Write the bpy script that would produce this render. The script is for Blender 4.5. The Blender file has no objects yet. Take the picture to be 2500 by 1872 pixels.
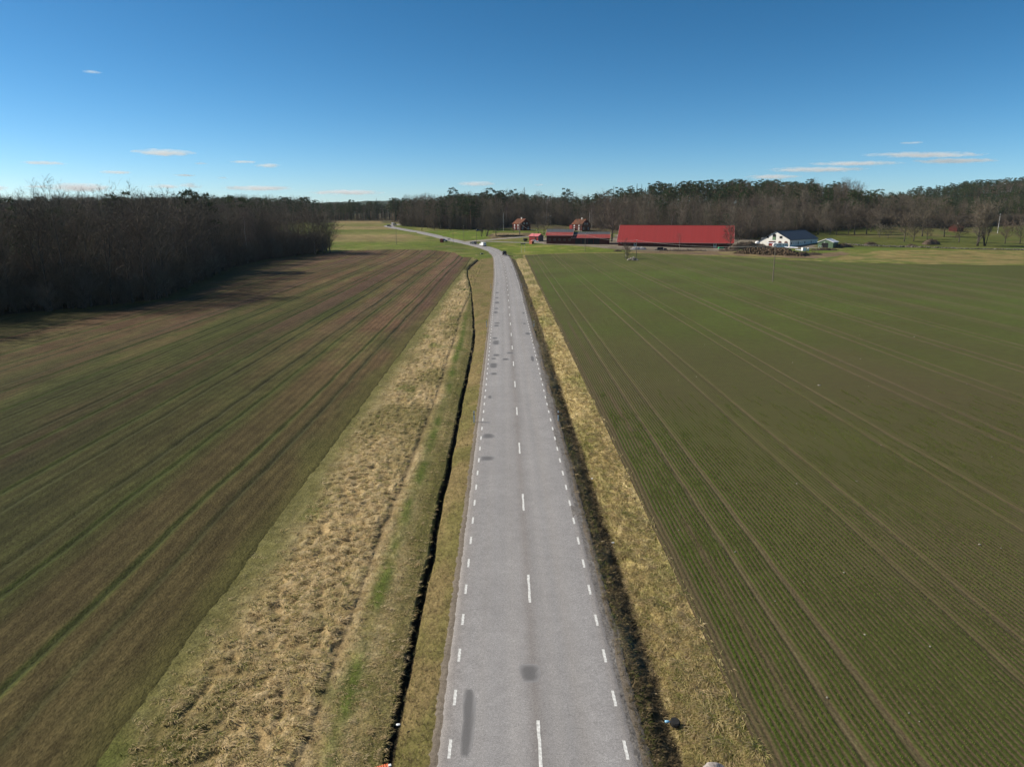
import bpy, math, random
import numpy as np
from mathutils import Vector, Matrix

rad = math.radians
SC = bpy.context.scene
COL = SC.collection

# ------------------------------------------------------------------ camera
CAM_Z, PITCH, YAW = 20.2, 13.49, 0.598
cam_d = bpy.data.cameras.new('camera')
cam = bpy.data.objects.new('camera', cam_d)
COL.objects.link(cam)
cam.location = (0, 0, CAM_Z)
cam.rotation_euler = (rad(90 - PITCH), 0, rad(-YAW))
cam_d.sensor_width = 36
cam_d.lens = 24.97
cam_d.clip_start = 0.5
cam_d.clip_end = 30000
SC.camera = cam

# ------------------------------------------------------------------ sky, sun, exposure
SUN_EL, SUN_AZ = 35.0, -80.0          # azimuth clockwise from the road direction (+Y)
S = Vector((math.sin(rad(SUN_AZ)) * math.cos(rad(SUN_EL)), math.cos(rad(SUN_AZ)) * math.cos(rad(SUN_EL)), math.sin(rad(SUN_EL))))
world = bpy.data.worlds.new('World')
SC.world = world
world.use_nodes = True
wn, wl = world.node_tree.nodes, world.node_tree.links
wn.clear()
sky = wn.new('ShaderNodeTexSky')
sky.sky_type = 'NISHITA'
sky.sun_disc = False
sky.sun_elevation = rad(SUN_EL)
sky.sun_rotation = rad(SUN_AZ)
sky.altitude = 1200
sky.air_density = 0.7
sky.dust_density = 0.5
sky.ozone_density = 3.0
hs = wn.new('ShaderNodeHueSaturation')
hs.inputs['Saturation'].default_value = 1.17
hs.inputs['Hue'].default_value = 0.486
gm = wn.new('ShaderNodeGamma')
gm.inputs['Gamma'].default_value = 1.22
bg = wn.new('ShaderNodeBackground')
bg.inputs['Strength'].default_value = 0.059
wo = wn.new('ShaderNodeOutputWorld')
wl.new(sky.outputs['Color'], gm.inputs['Color'])
wl.new(gm.outputs['Color'], hs.inputs['Color'])
wl.new(hs.outputs['Color'], bg.inputs['Color'])
wl.new(bg.outputs['Background'], wo.inputs['Surface'])

sun_d = bpy.data.lights.new('sun', 'SUN')
sun_d.energy = 5.0
sun_d.angle = rad(0.5)
sun_d.color = (1.0, 0.92, 0.79)
sun = bpy.data.objects.new('sun', sun_d)
COL.objects.link(sun)
sun.location = (-60, 20, 80)
sun.rotation_euler = S.to_track_quat('Z', 'Y').to_euler()

vs = SC.view_settings
vs.view_transform = 'Standard'
vs.look = 'None'
vs.gamma = 1
vs.use_curve_mapping = False
vs.exposure = 0.4
SC.cycles.volume_bounces = 6
SC.cycles.max_bounces = 8
SC.cycles.diffuse_bounces = 3
SC.cycles.transparent_max_bounces = 8

# ------------------------------------------------------------------ helpers
RNG = np.random.default_rng(7)
random.seed(7)


def _hash(ix, iy, seed):
    h = (ix.astype(np.int64) * 374761393 + iy.astype(np.int64) * 668265263 + seed * 982451653) & 0x7fffffff
    h = ((h ^ (h >> 13)) * 1274126177) & 0x7fffffff
    h = h ^ (h >> 16)
    return (h & 0xffff) / 65535.0


def vnoise(x, y, seed=0):
    x, y = np.broadcast_arrays(np.asarray(x, float), np.asarray(y, float))
    ix, iy = np.floor(x), np.floor(y)
    fx, fy = x - ix, y - iy
    fx, fy = fx * fx * (3 - 2 * fx), fy * fy * (3 - 2 * fy)
    ix, iy = ix.astype(np.int64), iy.astype(np.int64)
    a, b = _hash(ix, iy, seed), _hash(ix + 1, iy, seed)
    c, d = _hash(ix, iy + 1, seed), _hash(ix + 1, iy + 1, seed)
    return (a * (1 - fx) + b * fx) * (1 - fy) + (c * (1 - fx) + d * fx) * fy


def fbm(x, y, seed=0, octs=4):
    s, a, t = 0.0, 1.0, 0.0
    for k in range(octs):
        s = s + a * vnoise(np.asarray(x) * 2 ** k + 17.3 * k, np.asarray(y) * 2 ** k - 9.1 * k, seed + k)
        t += a
        a *= 0.5
    return s / t


def sstep(v, a, b):
    t = np.clip((np.asarray(v, float) - a) / (b - a), 0, 1)
    return t * t * (3 - 2 * t)


_hy = np.arange(-200, 6001, 5.0)
_hz = np.interp(_hy, [-200, 338, 380, 440, 500, 560, 700, 900, 1500, 6000], [0, 0, 1.0, 3.6, 6.2, 9.0, 12.0, 14.0, 16.0, 20.0])
_hz = np.convolve(np.pad(_hz, 5, mode='edge'), np.ones(11) / 11, mode='valid')


def H(x, y):
    """height of the terrain"""
    x, y = np.asarray(x, float), np.asarray(y, float)
    z = np.interp(y, _hy, _hz)
    z = z + 15.0 * sstep(x, 60, 150) * (1 - sstep(x, 270, 345)) * sstep(y, 485, 620)
    z = z + 27.0 * sstep(x, 430, 640) * sstep(y, 640, 840)
    z = z + 4.0 * sstep(x, -70, -20) * (1 - sstep(x, 20, 80)) * sstep(y, 530, 600)
    return z


_F = Vector((math.sin(rad(YAW)) * math.cos(rad(PITCH)), math.cos(rad(YAW)) * math.cos(rad(PITCH)), -math.sin(rad(PITCH))))
_R = Vector((math.cos(rad(YAW)), -math.sin(rad(YAW)), 0))
_U = _R.cross(_F)


def at(px, py):
    """where on the terrain something stands (survey of the photograph, 2500 x 1872 pixels)"""
    px, py = px / 1.1302, py / 1.1302
    d = _F + _R * ((px - 1106) / 1534) + _U * ((828 - py) / 1534)
    ts = np.arange(10, 1500, 0.5)
    zs = CAM_Z + d.z * ts - H(d.x * ts, d.y * ts)
    k = np.nonzero(zs < 0)[0]
    t = ts[k[0]] if len(k) else 1400.0
    return (d.x * t, d.y * t, float(H(d.x * t, d.y * t)))


def link(name, me, m=None, parent=None):
    o = bpy.data.objects.new(name, me)
    COL.objects.link(o)
    if m is not None and me is not None and len(me.materials) == 0:
        me.materials.append(m)
    if parent is not None:
        o.parent = parent
    return o


def tag(o, label=None, cat=None, group=None, kind=None):
    if label:
        o['label'] = label
    if cat:
        o['category'] = cat
    if group:
        o['group'] = group
    if kind:
        o['kind'] = kind
    return o


def thing(name, label, cat, loc=(0, 0, 0), rz=0.0, group=None):
    o = bpy.data.objects.new(name, None)
    COL.objects.link(o)
    o.empty_display_size = 0.3
    o.location = loc
    o.rotation_euler = (0, 0, rz)
    return tag(o, label, cat, group)


def copy_tree(src, loc, rz, sc=1.0, label=None, group=None):
    c = src.copy()
    COL.objects.link(c)
    c.location = loc
    c.rotation_euler = (0, 0, rz)
    c.scale = (sc, sc, sc)
    if label:
        c['label'] = label
    if group:
        c['group'] = group
    for ch in src.children:
        d = ch.copy()
        COL.objects.link(d)
        d.parent = c
        for g in ch.children:
            e = g.copy()
            COL.objects.link(e)
            e.parent = d
    return c


def arr_mesh(name, V, F, mats=(), mi=None, smooth=False):
    """mesh from arrays; F is one (n,k) array or a list of them"""
    V = np.asarray(V, np.float32)
    Fs = F if isinstance(F, list) else [F]
    Fs = [np.asarray(f, np.int32) for f in Fs if len(f)]
    me = bpy.data.meshes.new(name)
    me.vertices.add(len(V))
    me.vertices.foreach_set('co', V.ravel())
    if Fs:
        loops = np.concatenate([f.ravel() for f in Fs])
        tot = np.concatenate([np.full(len(f), f.shape[1], np.int32) for f in Fs])
        start = np.concatenate([[0], np.cumsum(tot)[:-1]]).astype(np.int32)
        me.loops.add(len(loops))
        me.loops.foreach_set('vertex_index', loops)
        me.polygons.add(len(tot))
        me.polygons.foreach_set('loop_start', start)
        me.polygons.foreach_set('loop_total', tot)
        if mi is not None:
            me.polygons.foreach_set('material_index', np.asarray(mi, np.int32))
        if smooth:
            me.polygons.foreach_set('use_smooth', np.ones(len(tot), bool))
    for m in mats:
        me.materials.append(m)
    me.update(calc_edges=True)
    return me


def set_col(me, C, name='Col'):
    a = me.attributes.new(name, 'FLOAT_COLOR', 'POINT')
    C = np.asarray(C, np.float32)
    if C.shape[1] == 3:
        C = np.concatenate([C, np.ones((len(C), 1), np.float32)], 1)
    a.data.foreach_set('color', np.ascontiguousarray(C).ravel())


def grid_faces(nx, ny):
    i = np.arange(nx - 1)
    j = np.arange(ny - 1)
    a = (j[:, None] * nx + i[None, :]).ravel()
    return np.stack([a, a + 1, a + 1 + nx, a + nx], 1)


class MB:
    """collects polygons of one mesh"""

    def __init__(self):
        self.v, self.f, self.mi = [], [], []

    def poly(self, pts, mi=0):
        n = len(self.v)
        self.v += [tuple(p) for p in pts]
        self.f.append(tuple(range(n, n + len(pts))))
        self.mi.append(mi)

    def box(self, c, s, mi=0, rz=0.0, top=(1, 1)):
        cx, cy, cz = c
        sx, sy, sz = s[0] / 2, s[1] / 2, s[2] / 2
        n = len(self.v)
        co, si = math.cos(rz), math.sin(rz)
        for z, kx, ky in ((-sz, 1, 1), (sz, top[0], top[1])):
            for x, y in ((-sx * kx, -sy * ky), (sx * kx, -sy * ky), (sx * kx, sy * ky), (-sx * kx, sy * ky)):
                self.v.append((cx + x * co - y * si, cy + x * si + y * co, cz + z))
        for q in ((3, 2, 1, 0), (4, 5, 6, 7), (0, 1, 5, 4), (1, 2, 6, 5), (2, 3, 7, 6), (3, 0, 4, 7)):
            self.f.append(tuple(n + k for k in q))
            self.mi.append(mi)
        return self

    def prism(self, outline, axis_pts, mi=0):
        """outline: list of 3D points; axis_pts: offset vector"""
        n = len(self.v)
        k = len(outline)
        ox, oy, oz = axis_pts
        self.v += [tuple(p) for p in outline] + [(p[0] + ox, p[1] + oy, p[2] + oz) for p in outline]
        self.f.append(tuple(n + i for i in range(k))[::-1])
        self.mi.append(mi)
        self.f.append(tuple(n + k + i for i in range(k)))
        self.mi.append(mi)
        for i in range(k):
            j = (i + 1) % k
            self.f.append((n + i, n + j, n + k + j, n + k + i))
            self.mi.append(mi)
        return self

    def tube(self, pts, rs, sides=6, mi=0, cap=True):
        pts = [Vector(p) for p in pts]
        n0 = len(self.v)
        for i, p in enumerate(pts):
            d = (pts[min(i + 1, len(pts) - 1)] - pts[max(i - 1, 0)]).normalized()
            a = d.cross(Vector((0.31, 0.95, 0.1)) if abs(d.z) > 0.8 else Vector((0, 0, 1))).normalized()
            b = d.cross(a)
            for k in range(sides):
                t = 2 * math.pi * k / sides
                self.v.append(tuple(p + (a * math.cos(t) + b * math.sin(t)) * rs[i]))
        for i in range(len(pts) - 1):
            for k in range(sides):
                k2 = (k + 1) % sides
                q = n0 + i * sides
                self.f.append((q + k, q + k2, q + sides + k2, q + sides + k))
                self.mi.append(mi)
        if cap:
            self.f.append(tuple(n0 + k for k in range(sides))[::-1])
            self.mi.append(mi)
            q = n0 + (len(pts) - 1) * sides
            self.f.append(tuple(q + k for k in range(sides)))
            self.mi.append(mi)
        return self

    def mesh(self, name, mats, smooth=False):
        me = bpy.data.meshes.new(name)
        me.from_pydata(self.v, [], self.f)
        for m in (mats if isinstance(mats, (list, tuple)) else [mats]):
            me.materials.append(m)
        if any(self.mi):
            me.polygons.foreach_set('material_index', self.mi)
        if smooth:
            me.polygons.foreach_set('use_smooth', [True] * len(self.f))
        me.update()
        return me

    def obj(self, name, mats, parent=None, smooth=False):
        return link(name, self.mesh(name, mats, smooth), None, parent)


# ------------------------------------------------------------------ materials
def nodes_of(name):
    m = bpy.data.materials.new(name)
    m.use_nodes = True
    nt = m.node_tree
    return m, nt.nodes, nt.links, nt.nodes['Principled BSDF']


def plain(name, col, rough=0.7, var=0.25, scale=2.0, metal=0.0, spec=0.3, bump=0.0, stretch=(1, 1, 1), rand=0.0):
    """one base colour broken up by noise in object space"""
    m, n, l, b = nodes_of(name)
    tc = n.new('ShaderNodeTexCoord')
    mp = n.new('ShaderNodeMapping')
    mp.inputs['Scale'].default_value = stretch
    tx = n.new('ShaderNodeTexNoise')
    tx.inputs['Scale'].default_value = scale
    tx.inputs['Detail'].default_value = 6
    l.new(tc.outputs['Object'], mp.inputs['Vector'])
    l.new(mp.outputs['Vector'], tx.inputs['Vector'])
    mr = n.new('ShaderNodeMapRange')
    mr.inputs['From Min'].default_value = 0.3
    mr.inputs['From Max'].default_value = 0.7
    mr.inputs['To Min'].default_value = 1 - var
    mr.inputs['To Max'].default_value = 1 + var
    l.new(tx.outputs['Fac'], mr.inputs['Value'])
    mx = n.new('ShaderNodeVectorMath')
    mx.operation = 'SCALE'
    mx.inputs[0].default_value = col
    src = mr.outputs['Result']
    if rand:
        oi = n.new('ShaderNodeObjectInfo')
        m2 = n.new('ShaderNodeMapRange')
        m2.inputs['To Min'].default_value = 1 - rand
        m2.inputs['To Max'].default_value = 1 + rand
        l.new(oi.outputs['Random'], m2.inputs['Value'])
        mu = n.new('ShaderNodeMath')
        mu.operation = 'MULTIPLY'
        l.new(src, mu.inputs[0])
        l.new(m2.outputs['Result'], mu.inputs[1])
        src = mu.outputs[0]
    l.new(src, mx.inputs['Scale'])
    l.new(mx.outputs[0], b.inputs['Base Color'])
    b.inputs['Roughness'].default_value = rough
    b.inputs['Metallic'].default_value = metal
    b.inputs['Specular IOR Level'].default_value = spec
    if bump:
        bp = n.new('ShaderNodeBump')
        bp.inputs['Distance'].default_value = bump
        l.new(tx.outputs['Fac'], bp.inputs['Height'])
        l.new(bp.outputs['Normal'], b.inputs['Normal'])
    return m


def ramp_rand(name, cols, rough=0.85, var=0.2, scale=1.5, trans=0.0):
    """colour chosen per object from a ramp, broken up by noise"""
    m, n, l, b = nodes_of(name)
    oi = n.new('ShaderNodeObjectInfo')
    cr = n.new('ShaderNodeValToRGB')
    e = cr.color_ramp.elements
    e[0].position, e[0].color = 0, (*cols[0], 1)
    e[1].position, e[1].color = 1, (*cols[-1], 1)
    for i, c in enumerate(cols[1:-1]):
        q = e.new((i + 1) / (len(cols) - 1))
        q.color = (*c, 1)
    l.new(oi.outputs['Random'], cr.inputs['Fac'])
    tc = n.new('ShaderNodeTexCoord')
    tx = n.new('ShaderNodeTexNoise')
    tx.inputs['Scale'].default_value = scale
    tx.inputs['Detail'].default_value = 3
    l.new(tc.outputs['Object'], tx.inputs['Vector'])
    mr = n.new('ShaderNodeMapRange')
    mr.inputs['From Min'].default_value = 0.3
    mr.inputs['From Max'].default_value = 0.7
    mr.inputs['To Min'].default_value = 1 - var
    mr.inputs['To Max'].default_value = 1 + var
    l.new(tx.outputs['Fac'], mr.inputs['Value'])
    mx = n.new('ShaderNodeVectorMath')
    mx.operation = 'SCALE'
    l.new(cr.outputs['Color'], mx.inputs[0])
    l.new(mr.outputs['Result'], mx.inputs['Scale'])
    l.new(mx.outputs[0], b.inputs['Base Color'])
    b.inputs['Roughness'].default_value = rough
    b.inputs['Specular IOR Level'].default_value = 0.15
    if trans:
        out = n['Material Output']
        tr = n.new('ShaderNodeBsdfTranslucent')
        l.new(mx.outputs[0], tr.inputs['Color'])
        ms = n.new('ShaderNodeMixShader')
        ms.inputs['Fac'].default_value = trans
        l.new(b.outputs[0], ms.inputs[1])
        l.new(tr.outputs[0], ms.inputs[2])
        l.new(ms.outputs[0], out.inputs['Surface'])
    return m


def ground_mat(name, scales=((0.35, 0.18), (2.2, 0.25), (11.0, 0.35)), bump=0.06, bscale=7.0, rough=0.95, stretch=(1, 1, 1), rows=None):
    """baked soil and plant colours (attribute Col) times several sizes of noise"""
    m, n, l, b = nodes_of(name)
    at_ = n.new('ShaderNodeAttribute')
    at_.attribute_name = 'Col'
    geo = n.new('ShaderNodeNewGeometry')
    mp = n.new('ShaderNodeMapping')
    mp.inputs['Scale'].default_value = stretch
    l.new(geo.outputs['Position'], mp.inputs['Vector'])
    cur = at_.outputs['Color']
    for sc, amt in scales:
        tx = n.new('ShaderNodeTexNoise')
        tx.inputs['Scale'].default_value = sc
        tx.inputs['Detail'].default_value = 5
        tx.inputs['Roughness'].default_value = 0.6
        l.new(mp.outputs['Vector'], tx.inputs['Vector'])
        mr = n.new('ShaderNodeMapRange')
        mr.inputs['From Min'].default_value = 0.28
        mr.inputs['From Max'].default_value = 0.72
        mr.inputs['To Min'].default_value = 1 - amt
        mr.inputs['To Max'].default_value = 1 + amt
        l.new(tx.outputs['Fac'], mr.inputs['Value'])
        vm = n.new('ShaderNodeVectorMath')
        vm.operation = 'SCALE'
        l.new(cur, vm.inputs[0])
        l.new(mr.outputs['Result'], vm.inputs['Scale'])
        cur = vm.outputs[0]
    bx = n.new('ShaderNodeTexNoise')
    bx.inputs['Scale'].default_value = bscale
    bx.inputs['Detail'].default_value = 6
    bx.inputs['Roughness'].default_value = 0.65
    l.new(mp.outputs['Vector'], bx.inputs['Vector'])
    height = bx.outputs['Fac']
    if rows:
        spacing, soil = rows
        sep = n.new('ShaderNodeSeparateXYZ')
        l.new(geo.outputs['Position'], sep.inputs[0])
        wob = n.new('ShaderNodeTexNoise')
        wob.inputs['Scale'].default_value = 0.12
        wob.inputs['Detail'].default_value = 2
        l.new(geo.outputs['Position'], wob.inputs['Vector'])
        w1 = n.new('ShaderNodeMath')
        w1.operation = 'MULTIPLY_ADD'
        l.new(wob.outputs['Fac'], w1.inputs[0])
        w1.inputs[1].default_value = 0.5
        l.new(sep.outputs['X'], w1.inputs[2])
        w2 = n.new('ShaderNodeMath')
        w2.operation = 'MULTIPLY'
        l.new(w1.outputs[0], w2.inputs[0])
        w2.inputs[1].default_value = 2 * math.pi / spacing
        sn = n.new('ShaderNodeMath')
        sn.operation = 'SINE'
        l.new(w2.outputs[0], sn.inputs[0])
        add = n.new('ShaderNodeMath')          # rows broken by noise
        add.operation = 'MULTIPLY_ADD'
        t2 = n.new('ShaderNodeTexNoise')
        t2.inputs['Scale'].default_value = 5.0
        t2.inputs['Detail'].default_value = 5
        l.new(geo.outputs['Position'], t2.inputs['Vector'])
        l.new(t2.outputs['Fac'], add.inputs[0])
        add.inputs[1].default_value = 2.2
        l.new(sn.outputs[0], add.inputs[2])
        mr = n.new('ShaderNodeMapRange')
        mr.inputs['From Min'].default_value = 0.15
        mr.inputs['From Max'].default_value = 1.25
        l.new(add.outputs[0], mr.inputs['Value'])
        mulA = n.new('ShaderNodeMath')
        mulA.operation = 'MULTIPLY'
        l.new(mr.outputs['Result'], mulA.inputs[0])
        l.new(at_.outputs['Alpha'], mulA.inputs[1])
        mix = n.new('ShaderNodeMix')
        mix.data_type = 'RGBA'
        l.new(mulA.outputs[0], mix.inputs[0])
        # soil with its own grain
        sv = n.new('ShaderNodeVectorMath')
        sv.operation = 'SCALE'
        sv.inputs[0].default_value = soil
        ms = n.new('ShaderNodeMapRange')
        ms.inputs['From Min'].default_value = 0.3
        ms.inputs['From Max'].default_value = 0.7
        ms.inputs['To Min'].default_value = 0.6
        ms.inputs['To Max'].default_value = 1.4
        l.new(bx.outputs['Fac'], ms.inputs['Value'])
        l.new(ms.outputs['Result'], sv.inputs['Scale'])
        l.new(sv.outputs[0], mix.inputs[6])
        l.new(cur, mix.inputs[7])
        cur = mix.outputs[2]
        hh = n.new('ShaderNodeMath')
        hh.operation = 'MULTIPLY_ADD'
        l.new(sn.outputs[0], hh.inputs[0])
        hh.inputs[1].default_value = 0.16
        l.new(bx.outputs['Fac'], hh.inputs[2])
        height = hh.outputs[0]
    l.new(cur, b.inputs['Base Color'])
    bp = n.new('ShaderNodeBump')
    bp.inputs['Distance'].default_value = bump
    bp.inputs['Strength'].default_value = 0.9
    l.new(height, bp.inputs['Height'])
    l.new(bp.outputs['Normal'], b.inputs['Normal'])
    b.inputs['Roughness'].default_value = rough
    b.inputs['Specular IOR Level'].default_value = 0.1
    return m


def glass_mat(name, tint=(0.03, 0.035, 0.04)):
    m, n, l, b = nodes_of(name)
    b.inputs['Base Color'].default_value = (*tint, 1)
    b.inputs['Roughness'].default_value = 0.08
    b.inputs['Specular IOR Level'].default_value = 0.6
    return m


M = {}
M['ground'] = ground_mat('meadow_ground', ((0.02, 0.2), (0.15, 0.25), (1.1, 0.3)), bump=0.12, bscale=1.5)
M['field_l'] = ground_mat('stubble_soil', ((0.12, 0.2), (0.9, 0.22), (7.0, 0.4)), bump=0.10, bscale=6.0, stretch=(1, 0.55, 1))
M['field_r'] = ground_mat('drilled_soil', ((0.05, 0.15), (0.7, 0.2), (6.0, 0.35)), bump=0.07, bscale=9.0, rows=(0.29, (0.102, 0.074, 0.042)))
M['verge'] = ground_mat('dry_verge', ((0.3, 0.2), (1.8, 0.3), (9.0, 0.4)), bump=0.10, bscale=6.0)
M['asphalt'] = ground_mat('worn_asphalt', ((0.25, 0.05), (1.6, 0.07), (9.0, 0.16), (22.0, 0.30), (60.0, 0.4)), bump=0.008, bscale=70.0, rough=0.85)
M['gravel'] = ground_mat('grey_gravel', ((0.4, 0.12), (6.0, 0.3), (30.0, 0.4)), bump=0.03, bscale=22.0)
M['paint'] = plain('road_paint', (0.62, 0.615, 0.585), 0.8, 0.32, 7.0)
M['water'] = glass_mat('ditch_water', (0.012, 0.014, 0.012))
M['bark_d'] = ramp_rand('dark_bark', [(0.06, 0.05, 0.042), (0.10, 0.085, 0.07), (0.075, 0.06, 0.05)])
M['twig'] = ramp_rand('bare_twigs', [(0.085, 0.066, 0.048), (0.165, 0.130, 0.094), (0.105, 0.088, 0.060), (0.13, 0.092, 0.070), (0.20, 0.168, 0.125), (0.07, 0.055, 0.042), (0.15, 0.124, 0.085)], var=0.3, scale=0.25)
M['birch_bark'] = plain('birch_bark', (0.34, 0.32, 0.29), 0.8, 0.5, 1.2, stretch=(1, 1, 3))
M['birch_twig'] = ramp_rand('birch_twigs', [(0.12, 0.08, 0.07), (0.16, 0.11, 0.095)], var=0.2, scale=0.3)
M['pine_bark'] = plain('pine_bark', (0.17, 0.10, 0.065), 0.9, 0.4, 1.0)
M['pine'] = ramp_rand('pine_needles', [(0.035, 0.055, 0.022), (0.05, 0.07, 0.024), (0.04, 0.06, 0.03)], var=0.4, scale=0.6, trans=0.15)
M['spruce'] = ramp_rand('spruce_needles', [(0.022, 0.04, 0.018), (0.034, 0.055, 0.022), (0.028, 0.045, 0.022)], var=0.4, scale=0.7, trans=0.1)


def wave_boards(name, col, spacing, axis='X', depth=0.03, rough=0.8, var=0.15, metal=0.0, spec=0.25):
    """boards or metal ribs: fine relief by a saw wave along one axis"""
    m, n, l, b = nodes_of(name)
    tc = n.new('ShaderNodeTexCoord')
    sp = n.new('ShaderNodeSeparateXYZ')
    l.new(tc.outputs['Object'], sp.inputs[0])
    mu = n.new('ShaderNodeMath')
    mu.operation = 'MULTIPLY'
    mu.inputs[1].default_value = 1.0 / spacing
    l.new(sp.outputs[axis], mu.inputs[0])
    fr = n.new('ShaderNodeMath')
    fr.operation = 'FRACT'
    l.new(mu.outputs[0], fr.inputs[0])
    fl = n.new('ShaderNodeMath')
    fl.operation = 'FLOOR'
    l.new(mu.outputs[0], fl.inputs[0])
    wh = n.new('ShaderNodeTexWhiteNoise')
    wh.noise_dimensions = '1D'
    l.new(fl.outputs[0], wh.inputs['W'])
    tx = n.new('ShaderNodeTexNoise')
    tx.inputs['Scale'].default_value = 0.5
    tx.inputs['Detail'].default_value = 5
    l.new(tc.outputs['Object'], tx.inputs['Vector'])
    ad = n.new('ShaderNodeMath')
    ad.operation = 'ADD'
    l.new(wh.outputs['Value'], ad.inputs[0])
    l.new(tx.outputs['Fac'], ad.inputs[1])
    mr = n.new('ShaderNodeMapRange')
    mr.inputs['From Max'].default_value = 2.0
    mr.inputs['To Min'].default_value = 1 - var
    mr.inputs['To Max'].default_value = 1 + var
    l.new(ad.outputs[0], mr.inputs['Value'])
    vm = n.new('ShaderNodeVectorMath')
    vm.operation = 'SCALE'
    vm.inputs[0].default_value = col
    l.new(mr.outputs['Result'], vm.inputs['Scale'])
    l.new(vm.outputs[0], b.inputs['Base Color'])
    st = n.new('ShaderNodeMath')
    st.operation = 'GREATER_THAN'
    st.inputs[1].default_value = 0.82
    l.new(fr.outputs[0], st.inputs[0])
    bp = n.new('ShaderNodeBump')
    bp.inputs['Distance'].default_value = depth
    l.new(st.outputs[0], bp.inputs['Height'])
    l.new(bp.outputs['Normal'], b.inputs['Normal'])
    b.inputs['Roughness'].default_value = rough
    b.inputs['Metallic'].default_value = metal
    b.inputs['Specular IOR Level'].default_value = spec
    return m


M['red_roof'] = wave_boards('red_sheet_roof', (0.262, 0.030, 0.028), 0.5, 'X', 0.015, 0.55, 0.10)
M['red_roof2'] = wave_boards('faded_red_roof', (0.27, 0.052, 0.045), 0.5, 'X', 0.04, 0.6, 0.18)
M['grey_roof'] = wave_boards('grey_sheet_roof', (0.085, 0.092, 0.10), 0.6, 'X', 0.04, 0.45, 0.25)
M['slate_roof'] = wave_boards('dark_sheet_roof', (0.038, 0.043, 0.052), 0.9, 'X', 0.05, 0.45, 0.3)
M['tile_roof'] = wave_boards('clay_tile_roof', (0.14, 0.050, 0.025), 0.3, 'X', 0.05, 0.85, 0.35)
M['white_roof'] = wave_boards('pale_sheet_roof', (0.55, 0.58, 0.64), 0.5, 'X', 0.03, 0.4, 0.06)
M['falu'] = wave_boards('falu_red_boards', (0.085, 0.014, 0.012), 0.2, 'X', 0.02, 0.9, 0.2)
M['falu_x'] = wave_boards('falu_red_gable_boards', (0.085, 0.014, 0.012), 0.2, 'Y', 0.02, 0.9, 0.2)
M['bright_red'] = wave_boards('bright_red_boards', (0.22, 0.028, 0.025), 0.25, 'X', 0.02, 0.8, 0.15)
M['green_sheet'] = wave_boards('green_sheet_wall', (0.06, 0.10, 0.052), 0.4, 'X', 0.02, 0.6, 0.12)
M['white_plaster'] = plain('white_plaster', (0.74, 0.72, 0.66), 0.9, 0.1, 0.6)
M['white'] = plain('white_paint', (0.78, 0.78, 0.76), 0.5, 0.05, 3.0)
M['dark'] = plain('painted_opening_shade', (0.012, 0.012, 0.014), 0.9, 0.2)  # near-black colour standing in for the shade inside openings
M['door_green'] = plain('green_door_paint', (0.14, 0.24, 0.13), 0.7, 0.15)
M['stone'] = plain('grey_stone', (0.22, 0.20, 0.17), 0.9, 0.3, 3.0, bump=0.05, rand=0.35)
M['concrete'] = plain('grey_concrete', (0.33, 0.32, 0.30), 0.9, 0.2, 2.0)
M['pole'] = plain('weathered_pole_wood', (0.16, 0.13, 0.10), 0.9, 0.25, 2.0)
M['grey_pole'] = plain('pale_pole_paint', (0.62, 0.62, 0.60), 0.6, 0.06)
M['insulator'] = plain('white_porcelain', (0.8, 0.8, 0.78), 0.3, 0.03)
M['wire'] = plain('aluminium_wire', (0.42, 0.40, 0.37), 0.5, 0.1)
M['black_car'] = plain('black_car_paint', (0.012, 0.013, 0.016), 0.25, 0.1, spec=0.5)
M['blue_car'] = plain('dark_blue_car_paint', (0.03, 0.05, 0.09), 0.25, 0.1, spec=0.5)
M['grey_car'] = plain('dark_grey_car_paint', (0.05, 0.055, 0.06), 0.3, 0.1, spec=0.5)
M['white_car'] = plain('white_car_paint', (0.78, 0.79, 0.8), 0.3, 0.04, spec=0.5)
M['glass'] = glass_mat('tinted_glass')
M['pane'] = glass_mat('window_glass', (0.05, 0.055, 0.06))
M['tyre'] = plain('black_rubber', (0.02, 0.02, 0.02), 0.9, 0.2)
M['rim'] = plain('wheel_rim', (0.4, 0.4, 0.41), 0.4, 0.05)
M['red_light'] = plain('red_lamp_glass', (0.35, 0.02, 0.02), 0.3, 0.05)
M['lamp_glass'] = plain('clear_lamp_glass', (0.7, 0.7, 0.68), 0.2, 0.05)
M['log_end'] = plain('cut_log_end', (0.14, 0.095, 0.058), 0.9, 0.4, 4.0, rand=0.9)
M['log_bark'] = plain('log_bark', (0.030, 0.023, 0.018), 0.95, 0.35, 3.0, rand=0.4)
M['tarp'] = plain('white_tarpaulin', (0.72, 0.73, 0.75), 0.6, 0.12, 1.5)
M['black_plastic'] = plain('black_plastic', (0.015, 0.015, 0.017), 0.5, 0.2)
M['brush'] = plain('brush_twigs', (0.085, 0.06, 0.042), 0.95, 0.4, 2.0)
M['orange'] = plain('orange_plastic', (0.55, 0.13, 0.05), 0.5, 0.15, 6.0)
M['salmon'] = plain('lit_red_boards', (0.55, 0.16, 0.09), 0.8, 0.12)  # sunlit tone of red boards put into their colour
M['green_net'] = plain('green_plastic', (0.03, 0.28, 0.12), 0.6, 0.1)

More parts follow.
